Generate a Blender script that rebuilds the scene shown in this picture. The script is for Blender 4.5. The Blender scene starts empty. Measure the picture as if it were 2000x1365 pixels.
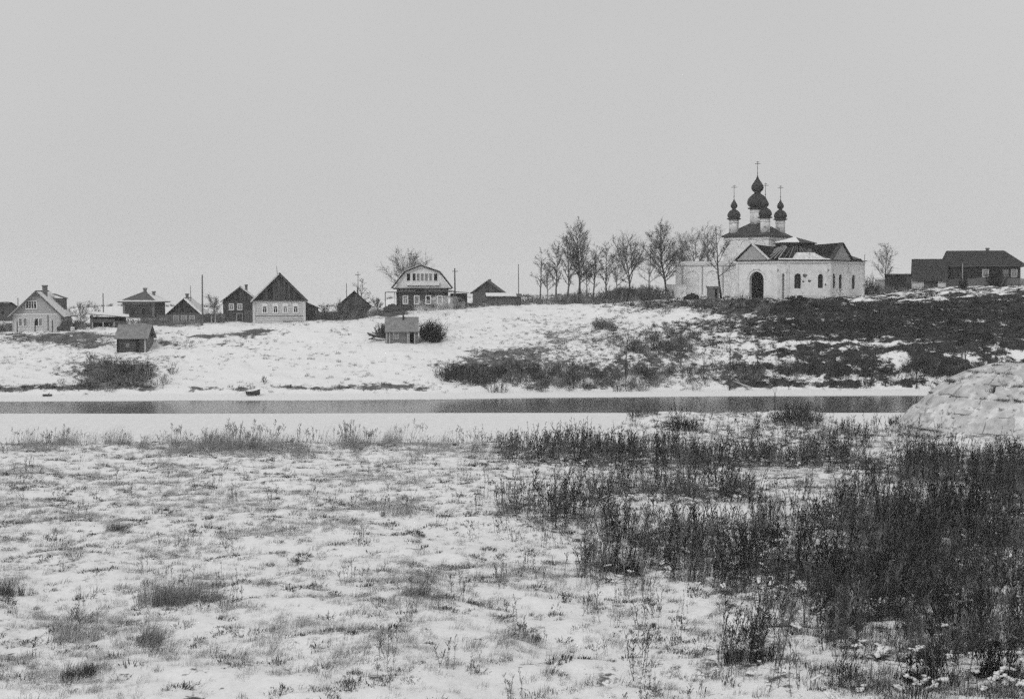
import bpy, math, random
import numpy as np
from mathutils import Vector

random.seed(7)
R0 = np.random.default_rng(11)
PI = math.pi
SC = bpy.context.scene
COL = SC.collection

# ------------------------------------------------------------------ camera
F_PX, CAM_Z = 2778.0, 14.0
PITCH = math.atan(122.5 / F_PX)
SP, CP = math.sin(PITCH), math.cos(PITCH)
cd = bpy.data.cameras.new('camera')
cd.lens, cd.sensor_width = 50.0, 36.0
cd.clip_start, cd.clip_end = 1.0, 12000.0
cam = bpy.data.objects.new('camera', cd)
cam.location = (0, 0, CAM_Z)
cam.rotation_euler = (PI / 2 - PITCH, 0, 0)
COL.objects.link(cam)
SC.camera = cam

# ------------------------------------------------------------------ sky, sun, exposure
SUN_EL, SUN_AZ = math.radians(38), math.radians(212)      # azimuth clockwise from +Y (north)
w = bpy.data.worlds.new('World')
SC.world = w
w.use_nodes = True
nt = w.node_tree
nt.nodes.clear()
sky = nt.nodes.new('ShaderNodeTexSky')
sky.sky_type = 'NISHITA'
sky.sun_disc = False
sky.sun_elevation, sky.sun_rotation = SUN_EL, SUN_AZ
sky.air_density, sky.dust_density, sky.ozone_density = 1.0, 4.0, 1.0
bw = nt.nodes.new('ShaderNodeRGBToBW')
mixs = nt.nodes.new('ShaderNodeMix')
mixs.data_type = 'FLOAT'
mixs.inputs[0].default_value = 0.9                         # a closed cloud deck evens the sky out
mixs.inputs[3].default_value = 6.15
bgn = nt.nodes.new('ShaderNodeBackground')
bgn.inputs[1].default_value = 0.1
outw = nt.nodes.new('ShaderNodeOutputWorld')
nt.links.new(sky.outputs[0], bw.inputs[0])
nt.links.new(bw.outputs[0], mixs.inputs[2])
tcw = nt.nodes.new('ShaderNodeTexCoord')
ncw = nt.nodes.new('ShaderNodeTexNoise')                    # faint unevenness of the cloud deck, the same all round
ncw.inputs['Scale'].default_value = 2.2; ncw.inputs['Detail'].default_value = 4
nt.links.new(tcw.outputs['Generated'], ncw.inputs['Vector'])
mrw = nt.nodes.new('ShaderNodeMapRange')
mrw.inputs[1].default_value, mrw.inputs[2].default_value, mrw.inputs[3].default_value, mrw.inputs[4].default_value = .3, .7, .955, 1.045
nt.links.new(ncw.outputs['Fac'], mrw.inputs[0])
mlw = nt.nodes.new('ShaderNodeMath'); mlw.operation = 'MULTIPLY'
nt.links.new(mixs.outputs[0], mlw.inputs[0]); nt.links.new(mrw.outputs[0], mlw.inputs[1])
nt.links.new(mlw.outputs[0], bgn.inputs[0])
nt.links.new(bgn.outputs[0], outw.inputs[0])
sl = bpy.data.lights.new('sun', 'SUN')
sl.energy, sl.angle = 1.15, math.radians(22)
sun = bpy.data.objects.new('sun', sl)
COL.objects.link(sun)
sdir = Vector((math.sin(SUN_AZ) * math.cos(SUN_EL), math.cos(SUN_AZ) * math.cos(SUN_EL), math.sin(SUN_EL)))
sun.rotation_euler = sdir.to_track_quat('Z', 'Y').to_euler()
sun.location = sdir * 300
SC.view_settings.view_transform = 'Standard'
SC.view_settings.look = 'None'
SC.view_settings.exposure = 0.0
SC.view_settings.gamma = 1.0
SC.view_settings.use_curve_mapping = False
SC.cycles.use_denoising = False
SC.cycles.use_adaptive_sampling = True
SC.cycles.adaptive_threshold = 0.2
SC.cycles.adaptive_min_samples = 16
SC.cycles.max_bounces = 6
SC.cycles.volume_bounces = 1
SC.cycles.transparent_max_bounces = 16

# ------------------------------------------------------------------ helpers: projection and noise
def proj(X, Y, Z):
    dz = Z - CAM_Z
    dep = Y * CP - dz * SP
    return 1000 + F_PX * X / dep, 682.5 - F_PX * (Y * SP + dz * CP) / dep

def at(px, py, Y):
    t = (682.5 - py) / F_PX
    s = Y / (CP + SP * t)
    return Vector((s * (px - 1000) / F_PX, Y, CAM_Z + s * (-SP + CP * t)))

def ppm(Y):
    return F_PX / Y

def _hash(ix, iy, seed):
    h = (ix.astype(np.int64) * 374761393 + iy.astype(np.int64) * 668265263 + seed * 974711) & 0x7fffffff
    h = ((h ^ (h >> 13)) * 1274126177) & 0x7fffffff
    h = ((h ^ (h >> 16)) * 69069) & 0x7fffffff
    return (h & 0xffff) / 65535.0

def vnoise(x, y, seed=0):
    x = np.asarray(x, float); y = np.asarray(y, float)
    ix, iy = np.floor(x), np.floor(y)
    fx, fy = x - ix, y - iy
    fx = fx * fx * (3 - 2 * fx); fy = fy * fy * (3 - 2 * fy)
    a = _hash(ix, iy, seed); b = _hash(ix + 1, iy, seed)
    c = _hash(ix, iy + 1, seed); d = _hash(ix + 1, iy + 1, seed)
    return (a * (1 - fx) + b * fx) * (1 - fy) + (c * (1 - fx) + d * fx) * fy

def fbm(x, y, seed=0, octv=4):
    s = 0; amp = 1; tot = 0
    for k in range(octv):
        s = s + amp * vnoise(x * 2 ** k + 13.7 * k, y * 2 ** k + 7.1 * k, seed + k)
        tot += amp; amp *= 0.5
    return s / tot

def sstep(a, b, x):
    t = np.clip((x - a) / (b - a), 0, 1)
    return t * t * (3 - 2 * t)

# ------------------------------------------------------------------ terrain height
COLS = np.array([-300, 0, 230, 400, 600, 700, 760, 900, 1050, 1200, 1350, 1500, 1700, 1850, 2000, 2300], float)
CR_Y = np.array([206, 206, 207, 208, 209, 210, 216, 222, 224, 220, 217, 216, 218, 222, 222, 222], float)
CR_P = np.array([652, 652, 648, 637, 632, 630, 622, 606, 600, 602, 604, 592, 584, 570, 563, 560], float)
MD_P = np.array([700, 700, 700, 700, 695, 694, 684, 690, 690, 682, 680, 674, 670, 670, 670, 670], float)
PL_Z = np.array([7.4, 7.6, 9.2, 8.9, 8.9, 9.2, 10.8, 11, 11.3, 12, 12.7, 12.7, 12.8, 14.3, 14.5, 14.5], float)
SH_Y = np.array([174, 174, 175, 176, 176, 176.5, 177, 178, 180, 181, 182, 183, 183.5, 184, 184, 184], float)

def shore_y(c):
    return np.interp(c, COLS, SH_Y)

def far_base(c, Y):
    sy = shore_y(c)
    cy = np.interp(c, COLS, CR_Y)
    cz = 14 - (np.interp(c, COLS, CR_P) - 560) * cy / F_PX
    mz = 14 - (np.interp(c, COLS, MD_P) - 560) * 196 / F_PX
    pz = np.interp(c, COLS, PL_Z)
    z = np.full_like(Y, -1.6)
    def seg(y0, z0, y1, z1):
        t = np.clip((Y - y0) / (y1 - y0), 0, 1)
        m = Y >= y0
        z[m] = (z0 + (z1 - z0) * t)[m]
    seg(sy - 6, -1.6, sy, 0.02 + 0 * sy)
    seg(sy, 0.02, sy + 6.0, 0.32)
    seg(sy + 6.0, 0.32, sy + 7.0, 0.95)
    seg(sy + 7.0, 0.95, 196 + 0 * sy, mz)
    seg(196 + 0 * sy, mz, cy, cz)
    seg(cy, cz, 240 + 0 * sy, pz)
    seg(240 + 0 * sy, pz, 330 + 0 * sy, pz + 0.4)
    seg(330 + 0 * sy, pz + 0.4, 420 + 0 * sy, pz - 6)
    seg(420 + 0 * sy, pz - 6, 2000 + 0 * sy, pz - 60)
    seg(2000 + 0 * sy, pz - 60, 9000 + 0 * sy, pz - 330)
    return z

NC = np.array([-400, 1120, 1190, 1250, 1600, 1650, 1800, 2400], float)
NB = np.array([106, 106, 112, 123.5, 123.5, 118.5, 118.5, 118.5], float)

def near_base(X, c, Y):
    be = np.interp(c, NC, NB) + 1.6 * (fbm(X * 0.12, X * 0 + 3.3, 5, 3) - 0.5)
    z = 2.3 + 0.7 * sstep(100, 75, Y)
    z = z + 1.05 * np.exp(-((Y - 119.5) / 5.5) ** 2) * sstep(1190, 1280, c) * sstep(1660, 1590, c)
    z = z + 0.45 * np.exp(-((Y - 106) / 6) ** 2) * sstep(1500, 1700, c)
    z = z + 1.1 * (fbm(X * 0.05, Y * 0.05, 21, 2) - 0.5) * sstep(108, 96, Y)
    z = z * sstep(be + 8.0, be - 0.5, Y) - 1.0 * sstep(be + 4, be + 9, Y)
    rise = sstep(27, 3, Y)
    return z * (1 - rise) + 12.3 * rise

def terr(X, Y, micro=True):
    X = np.atleast_1d(np.asarray(X, float)); Y = np.atleast_1d(np.asarray(Y, float))
    Ye = np.maximum(Y, 30.0)
    c = 1000 + F_PX * X / Ye
    zn = near_base(X, c, Y)
    zf = 0
    for d, wt in ((-1.6, .25), (-.5, .25), (.5, .25), (1.6, .25)):
        k = np.where(Y < shore_y(c) + 9, 0.25, 1.0)
        zf = zf + wt * far_base(c, Y + d * k)
    z = np.where(Y < 148, zn, zf)
    if micro:
        land = np.where(Y < 148, sstep(0.2, 1.2, zn), sstep(0.3, 1.4, zf)) * sstep(420, 250, Y)
        hum = 0.62 * (fbm(X * 0.30 + Y * .1, Y * 0.42, 31, 3) - 0.5) + 0.20 * (fbm(X * 1.1, Y * 1.5, 41, 3) - 0.5)
        far = (Y > 148)
        ridg = np.abs(fbm(X * 0.30 + 5, Y * 0.55, 51, 4) - 0.5) * 2
        hum = hum + np.where(far, 0.8 * (ridg - 0.3) * sstep(950, 1250, c), 0)
        plat = np.where(far, sstep(246, 214, Y) * .85 + .15, 1.0)
        z = z + hum * land * plat
    return z

def ground(X, Y):
    return float(terr([X], [Y])[0])

# ------------------------------------------------------------------ vegetation cover (plan of what grows where)
def ell(px, py, L):
    out = np.zeros_like(px)
    for cx, cy, rx, ry, wt in L:
        d = ((px - cx) / rx) ** 2 + ((py - cy) / ry) ** 2
        out = 1 - (1 - out) * (1 - wt * np.exp(-(d ** 1.5) * 0.8))
    return out

WEED = [(1110, 890, 150, 22, .85), (1250, 896, 120, 20, .8), (1450, 905, 200, 17, .95), (1600, 890, 60, 18, .6), (1800, 915, 200, 20, .65),
        (1950, 935, 90, 40, .9), (1000, 995, 90, 26, .4), (1090, 1005, 80, 32, .75), (1200, 965, 60, 18, .45), (1290, 965, 140, 22, .75),
        (1420, 968, 90, 18, .6), (1150, 1045, 110, 25, .7), (1230, 1075, 85, 50, 1), (1330, 1070, 90, 55, .9), (1450, 1070, 140, 50, .9),
        (1700, 1010, 160, 55, .7), (1600, 1085, 200, 70, .9), (1800, 1085, 220, 110, 1), (1750, 1200, 270, 110, 1), (1930, 1150, 140, 150, 1),
        (1480, 1140, 120, 40, .75), (1560, 1230, 120, 70, .75), (1450, 1290, 60, 40, .9), (1640, 1300, 130, 60, .85), (1830, 1265, 150, 70, 1),
        (1860, 1348, 190, 40, 1), (1640, 1350, 110, 24, .75), (1240, 1340, 90, 18, .4), (1380, 838, 170, 9, .45), (1520, 850, 180, 9, .5), (1700, 866, 120, 14, .5), (1850, 985, 150, 50, .8), (1350, 1330, 100, 30, .4), (1060, 1310, 60, 14, .35)]
WSNOW = [(1480, 932, 170, 14, .95), (1390, 1016, 95, 24, .95), (1370, 1220, 60, 60, .7), (1500, 1190, 70, 18, .7), (1560, 1290, 60, 34, .6),
         (1950, 1300, 46, 26, .85), (1800, 1318, 50, 16, .85), (1955, 1072, 50, 10, .8), (1750, 962, 130, 14, .75), (1640, 1165, 60, 14, .5),
         (1540, 1050, 40, 14, .8), (1610, 1070, 50, 12, .5), (1250, 860, 60, 10, .4)]
GRASS = [(95, 872, 70, 9, .9), (225, 866, 26, 7, .5), (330, 872, 70, 9, .8), (470, 876, 120, 11, 1), (560, 880, 50, 9, .6), (690, 872, 40, 10, .7),
         (770, 870, 30, 8, .6), (840, 876, 40, 8, .6), (930, 884, 60, 8, .5), (340, 1155, 80, 30, 1), (160, 1235, 100, 34, .8), (285, 1258, 70, 28, .75),
         (165, 1315, 40, 22, .9), (60, 1315, 70, 22, .9), (440, 1168, 40, 10, .8), (20, 1150, 40, 22, .9), (800, 1152, 55, 20, .8), (770, 992, 45, 14, .7),
         (320, 1060, 90, 18, .65), (100, 1066, 70, 24, .45), (60, 1004, 60, 20, .45), (1020, 1246, 50, 12, .7), (1175, 1242, 30, 10, .5),
         (340, 912, 40, 9, .6), (60, 924, 50, 9, .6), (620, 1204, 80, 20, .45), (740, 1255, 120, 50, .5), (760, 1214, 60, 9, .5), (650, 1034, 100, 16, .3),
         (500, 1044, 100, 16, .35), (230, 1028, 30, 12, .8), (700, 930, 80, 12, .3), (300, 965, 120, 16, .3), (760, 905, 60, 8, .5), (1000, 1120, 120, 20, .3),
         (560, 985, 160, 20, .25), (880, 1190, 80, 20, .35), (450, 1280, 120, 24, .4), (900, 1290, 100, 30, .25)]
FARD = [(225, 728, 85, 24, .9), (60, 757, 70, 6, .8), (170, 757, 60, 7, .85), (265, 757, 40, 6, .8), (150, 662, 80, 10, .8), (190, 674, 40, 7, .8), (40, 672, 60, 8, .4),
        (90, 658, 60, 5, .4), (325, 667, 18, 5, .75), (345, 694, 12, 4, .75), (300, 700, 30, 10, .4), (460, 757, 30, 4, .8), (590, 757, 70, 4, .85),
        (690, 757, 50, 5, .85), (780, 754, 40, 4, .75), (480, 652, 70, 2.5, .5), (540, 646, 20, 3, .5), (470, 676, 60, 12, .35), (60, 664, 90, 5, .5), (250, 652, 90, 2.5, .45), (420, 656, 80, 4, .95), (500, 650, 50, 4, .9), (200, 655, 120, 3, .7), (40, 656, 60, 3, .7), (650, 648, 30, 3, .4), (370, 672, 60, 8, .4), (560, 700, 160, 12, .2), (120, 705, 100, 14, .25), (1110, 665, 110, 26, .6), (1180, 700, 150, 22, .65), (950, 695, 60, 14, .5), (1400, 640, 90, 16, .65), (1060, 625, 60, 8, .45), (1450, 670, 120, 20, .5), (1240, 640, 90, 10, .45),
        (850, 716, 40, 7, .5), (915, 730, 50, 20, 1), (1010, 718, 90, 28, .9), (1130, 722, 110, 26, .9), (1270, 722, 120, 23, .95), (1400, 722, 90, 16, .95),
        (1520, 717, 120, 15, .85), (1700, 717, 170, 18, .95), (1850, 717, 80, 18, .95), (1010, 690, 60, 11, .6), (1190, 656, 60, 20, .45),
        (1260, 667, 60, 22, .7), (1330, 660, 40, 26, .85), (1290, 692, 90, 16, .8), (1180, 633, 34, 9, .85), (1100, 640, 60, 10, .4), (1050, 650, 40, 6, .4),
        (1340, 594, 120, 12, .95), (1450, 602, 80, 16, .95), (1560, 600, 110, 16, .97), (1700, 602, 150, 14, 1), (1850, 607, 160, 25, 1), (1950, 622, 100, 40, 1),
        (1600, 628, 160, 18, .95), (1460, 632, 90, 14, .8), (1800, 640, 160, 16, .85), (1700, 648, 220, 16, .75), (1900, 666, 120, 20, .75), (1560, 655, 130, 13, .6), (1750, 685, 220, 12, .5), (1450, 690, 130, 10, .5), (1600, 690, 250, 9, .25),
        (1250, 752, 100, 5, .55), (1500, 750, 150, 7, .65), (1750, 752, 120, 7, .7), (1450, 740, 200, 5, .6), (1240, 608, 80, 5, .6), (1050, 606, 50, 4, .25)]
FSNOW = [(1300, 622, 90, 5, .85), (1800, 575, 180, 5, .8), (1960, 564, 60, 4, .8), (1430, 705, 60, 6, .5)]

def cover(X, Y, Z):
    """weed, grass and far-bank cover, 0..1, at ground points"""
    px, py = proj(X, np.maximum(Y, 20.0), Z)
    jx = (fbm(X * 0.35, Y * 0.35, 61, 3) - 0.5); jy = (fbm(X * 0.35, Y * 0.35, 71, 3) - 0.5)
    near = Y < 148
    amp = np.where(near, np.clip((py - 800) / 250, .15, 1.3), 0.45)
    px, qx, qy = np.clip(px, 15, 1985), np.clip(px, 15, 1985) + 110 * jx * amp, py + 55 * jy * amp
    wd = ell(qx, qy, WEED) * (1 - ell(qx, qy, WSNOW))
    gr = ell(qx, qy, GRASS)
    fd = ell(px + 60 * jx, py + 16 * jy, FARD) * (1 - ell(px + 60 * jx, py + 10 * jy, FSNOW))
    return np.where(near, wd, 0), np.where(near, gr, 0), np.where(near, 0, fd), px, py

# ------------------------------------------------------------------ materials
def g(v):
    return (v, v, v, 1)

def new_mat(name):
    m = bpy.data.materials.new(name)
    m.use_nodes = True
    n = m.node_tree
    n.nodes.clear()
    o = n.nodes.new('ShaderNodeOutputMaterial')
    b = n.nodes.new('ShaderNodeBsdfPrincipled')
    b.inputs['Specular IOR Level'].default_value = 0.08
    n.links.new(b.outputs[0], o.inputs[0])
    return m, n, b

def mathn(n, op, a, b=None, clamp=False):
    x = n.nodes.new('ShaderNodeMath'); x.operation = op; x.use_clamp = clamp
    for k, v in ((0, a), (1, b)):
        if v is None: continue
        if isinstance(v, (int, float)): x.inputs[k].default_value = v
        else: n.links.new(v, x.inputs[k])
    return x.outputs[0]

def noisen(n, scale, detail=4, vec=None, rough=.55):
    t = n.nodes.new('ShaderNodeTexNoise')
    t.inputs['Scale'].default_value = scale
    t.inputs['Detail'].default_value = detail
    t.inputs['Roughness'].default_value = rough
    if vec is not None: n.links.new(vec, t.inputs['Vector'])
    return t.outputs['Fac']

def ramp(n, fac, stops):
    r = n.nodes.new('ShaderNodeValToRGB')
    e = r.color_ramp.elements
    while len(e) < len(stops): e.new(0.5)
    for k, (p, v) in enumerate(stops):
        e[k].position = p; e[k].color = g(v)
    n.links.new(fac, r.inputs[0])
    return r.outputs[0]

def mat(name, lo, hi, scale=2.0, stretch=(1, 1, 1), rough=0.9, bump=0.0, detail=5, dirt=None, vary=0.0):
    m, n, b = new_mat(name)
    tc = n.nodes.new('ShaderNodeTexCoord')
    mp = n.nodes.new('ShaderNodeMapping')
    mp.inputs['Scale'].default_value = stretch
    n.links.new(tc.outputs['Object'], mp.inputs[0])
    f = noisen(n, scale, detail, mp.outputs[0])
    c = ramp(n, f, [(0.3, lo), (0.7, hi)])
    if dirt:
        f2 = noisen(n, dirt[0], 5, tc.outputs['Object'], .65)
        k = ramp(n, f2, [(dirt[1], 0.0), (dirt[1] + .12, 1.0)])
        mx = n.nodes.new('ShaderNodeMix'); mx.data_type = 'RGBA'
        n.links.new(k, mx.inputs[0]); n.links.new(c, mx.inputs[6]); mx.inputs[7].default_value = g(dirt[2])
        c = mx.outputs[2]
    if vary:
        oi = n.nodes.new('ShaderNodeObjectInfo')
        s = mathn(n, 'MULTIPLY_ADD', oi.outputs['Random'], 2 * vary)
        s.node.inputs[2].default_value = 1 - vary
        mx = n.nodes.new('ShaderNodeMix'); mx.data_type = 'RGBA'; mx.blend_type = 'MULTIPLY'
        mx.inputs[0].default_value = 1
        n.links.new(c, mx.inputs[6]); n.links.new(s, mx.inputs[7])
        c = mx.outputs[2]
    n.links.new(c, b.inputs['Base Color'])
    b.inputs['Roughness'].default_value = rough
    if bump:
        bp = n.nodes.new('ShaderNodeBump'); bp.inputs['Strength'].default_value = bump; bp.inputs['Distance'].default_value = 0.1
        n.links.new(f, bp.inputs['Height']); n.links.new(bp.outputs[0], b.inputs['Normal'])
    return m

M = {}
M['snow'] = mat('snow_cover', .70, .82, 1.5, bump=.3)
M['snow_thin'] = mat('thin_snow', .42, .80, 3.0, bump=.3, dirt=(1.8, .56, .16))
M['log'] = mat('weathered_logs', .045, .10, 1.2, (.6, .6, 5), bump=.4, vary=.1)
M['log_dark'] = mat('dark_logs', .018, .045, 1.2, (.6, .6, 5), bump=.4)
M['log_grey'] = mat('grey_logs', .10, .20, 1.2, (.6, .6, 5), bump=.4)
M['plank'] = mat('dark_planks', .030, .085, 3, (4, 4, .35), vary=.55)
M['plank_grey'] = mat('grey_planks', .10, .19, 3, (4, 4, .35), vary=.3)
M['plank_mid'] = mat('mid_planks', .055, .11, 3, (4, 4, .35), vary=.3)
M['paint'] = mat('pale_painted_boards', .46, .60, 1.5, (1, 1, 5), dirt=(1.2, .62, .28))
M['paint_grey'] = mat('grey_painted_boards', .33, .43, 1.5, (1, 1, 5))
M['white'] = mat('white_paint', .62, .76, 2, dirt=(2.5, .66, .4))
M['roof_dark'] = mat('dark_roof', .028, .06, 1.5, (3, 1, 1), bump=.2)
M['roof_mid'] = mat('grey_roof', .075, .14, 1.5, (3, 1, 1), bump=.2)
M['roof_felt'] = mat('grey_felt_roof', .17, .27, 1.6, (1, 1, 1), bump=.2, dirt=(3, .60, .11))
M['roof_snowy'] = mat('snow_dusted_roof', .45, .72, 1.2, bump=.2, dirt=(1.1, .6, .16))
M['slate'] = mat('slate_roof', .05, .09, 2.5)
M['plaster'] = mat('limewashed_plaster', .64, .80, .8, bump=.3, dirt=(.9, .60, .30))
M['plaster_old'] = mat('peeling_limewash', .54, .76, 1.2, bump=.4, dirt=(1.3, .54, .24))
M['pediment'] = mat('grey_pediment_plaster', .30, .42, 1.5, dirt=(2, .62, .2))
M['iron'] = mat('rusty_roof_iron', .035, .075, 1.5, (1, 1, 1), rough=.6)
M['dome'] = mat('dome_sheet_iron', .03, .06, 4, (1, 1, 4), rough=.55)
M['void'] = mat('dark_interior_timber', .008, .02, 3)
M['wood_pale'] = mat('pale_timber', .28, .42, 3, (4, 4, .5))
M['wood'] = mat('grey_timber', .09, .16, 3, (4, 4, .5))
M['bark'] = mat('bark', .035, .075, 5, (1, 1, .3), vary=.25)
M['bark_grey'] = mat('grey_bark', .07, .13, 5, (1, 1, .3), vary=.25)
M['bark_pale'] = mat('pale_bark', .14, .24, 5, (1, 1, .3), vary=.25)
M['brick'] = mat('sooty_brick', .10, .18, 6)
M['concrete'] = mat('snow_dusted_concrete', .36, .60, 1.3, bump=.6, dirt=(.8, .57, .24), vary=.05)
M['drift'] = mat('patchy_slab_snow', .46, .76, 1.1, bump=.8, dirt=(1.6, .55, .13))
M['soil'] = mat('dark_soil', .025, .06, 3, bump=.5)
M['rubble'] = mat('dark_rubble', .012, .03, 4, bump=.5)
M['tarp'] = mat('dark_tarpaulin', .04, .08, 2)
M['tuft_light'] = mat('dry_straw', .40, .58, 2, vary=.3)
M['tuft_mid'] = mat('faded_grass', .22, .36, 2, vary=.45)
M['weed'] = mat('dead_weeds', .024, .062, 3, vary=.6)
M['weed_grey'] = mat('grey_dead_weeds', .10, .21, 3, vary=.5)
M['weed_dark'] = mat('dark_dead_weeds', .014, .034, 3, vary=.5)
M['turf'] = mat('dead_turf', .05, .13, 2, vary=.5)
M['reed'] = mat('dry_reeds', .22, .36, 2, vary=.4)
M['willow'] = mat('willow_twigs', .045, .085, 2, vary=.35)
M['willow_grey'] = mat('grey_willow_twigs', .17, .28, 2, vary=.35)
M['bush_dark'] = mat('dark_twigs', .015, .035, 2, vary=.3)

m, n, b = new_mat('window_glass')
b.inputs['Base Color'].default_value = g(.015); b.inputs['Roughness'].default_value = .15
M['glass'] = m
m, n, b = new_mat('pale_window_glass')
b.inputs['Base Color'].default_value = g(.20); b.inputs['Roughness'].default_value = .3
M['glass_pale'] = m  # paler pane tone for some of the windows
m, n, b = new_mat('river_water')
geo = n.nodes.new('ShaderNodeNewGeometry')
mp = n.nodes.new('ShaderNodeMapping'); mp.inputs['Scale'].default_value = (.25, 1.4, 1)
n.links.new(geo.outputs['Position'], mp.inputs[0])
f = noisen(n, .8, 3, mp.outputs[0])
bp = n.nodes.new('ShaderNodeBump'); bp.inputs['Strength'].default_value = .12; bp.inputs['Distance'].default_value = .05
n.links.new(f, bp.inputs['Height']); n.links.new(bp.outputs[0], b.inputs['Normal'])
b.inputs['Base Color'].default_value = g(.04); b.inputs['Roughness'].default_value = .17
b.inputs['IOR'].default_value = 1.33; b.inputs['Specular IOR Level'].default_value = .5
M['water'] = m

m, n, b = new_mat('snowy_meadow')
geo = n.nodes.new('ShaderNodeNewGeometry')
a1 = n.nodes.new('ShaderNodeAttribute'); a1.attribute_name = 'bare'
pos = geo.outputs['Position']
mp = n.nodes.new('ShaderNodeMapping'); mp.inputs['Scale'].default_value = (1, 1, 2.2); n.links.new(pos, mp.inputs[0])
n1 = noisen(n, 1.5, 6, mp.outputs[0], .62)
n2 = noisen(n, 6.0, 4, pos, .6)
n3 = noisen(n, .9, 4, pos, .6)
v = mathn(n, 'ADD', mathn(n, 'MULTIPLY', n1, 1.1), mathn(n, 'MULTIPLY', n2, .80))
v = mathn(n, 'ADD', mathn(n, 'SUBTRACT', v, .95), a1.outputs['Fac'])
mr = n.nodes.new('ShaderNodeMapRange'); mr.interpolation_type = 'SMOOTHSTEP'
mr.inputs[1].default_value = .46; mr.inputs[2].default_value = .66
n.links.new(v, mr.inputs[0])
cs = ramp(n, n2, [(.2, .70), (.75, .84)])
cg0 = ramp(n, n3, [(.3, .055), (.72, .17)])
a2 = n.nodes.new('ShaderNodeAttribute'); a2.attribute_name = 'weed_and_falloff'
cm = n.nodes.new('ShaderNodeMix'); cm.data_type = 'RGBA'
n.links.new(a2.outputs['Fac'], cm.inputs[0]); n.links.new(cg0, cm.inputs[6]); n.links.new(ramp(n, n3, [(.3, .015), (.72, .055)]), cm.inputs[7])
cg = cm.outputs[2]
mx = n.nodes.new('ShaderNodeMix'); mx.data_type = 'RGBA'
n.links.new(mr.outputs[0], mx.inputs[0]); n.links.new(cs, mx.inputs[6]); n.links.new(cg, mx.inputs[7])
n.links.new(mx.outputs[2], b.inputs['Base Color'])
b.inputs['Roughness'].default_value = .95; b.inputs['Specular IOR Level'].default_value = .1
bp = n.nodes.new('ShaderNodeBump'); bp.inputs['Strength'].default_value = .42; bp.inputs['Distance'].default_value = .12
n.links.new(mathn(n, 'SUBTRACT', n1, mathn(n, 'MULTIPLY', mr.outputs[0], .35)), bp.inputs['Height'])
n.links.new(bp.outputs[0], b.inputs['Normal'])
M['ground'] = m

# ------------------------------------------------------------------ helpers: meshes and objects
def mesh_np(name, V, faces_flat, nper, mats, smooth=False):
    me = bpy.data.meshes.new(name)
    V = np.asarray(V, np.float32); F = np.asarray(faces_flat, np.int32).ravel()
    nf = len(F) // nper
    me.vertices.add(len(V)); me.vertices.foreach_set('co', V.ravel())
    me.loops.add(len(F)); me.loops.foreach_set('vertex_index', F)
    me.polygons.add(nf); me.polygons.foreach_set('loop_start', np.arange(nf, dtype=np.int32) * nper)
    if smooth: me.polygons.foreach_set('use_smooth', np.ones(nf, bool))
    me.materials.append(mats)
    me.update(calc_edges=True)
    return me

def link(name, data, parent=None, loc=None, rz=None):
    o = bpy.data.objects.new(name, data)
    COL.objects.link(o)
    if parent: o.parent = parent
    if loc is not None: o.location = loc
    if rz is not None: o.rotation_euler = (0, 0, rz)
    return o

def tag(o, label=None, cat=None, group=None, kind=None):
    for k, v in (('label', label), ('category', cat), ('group', group), ('kind', kind)):
        if v: o[k] = v
    return o

def thing(name, label, cat, loc, rz=0, group=None):
    return tag(link(name, None, None, loc, rz), label, cat, group)

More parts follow.
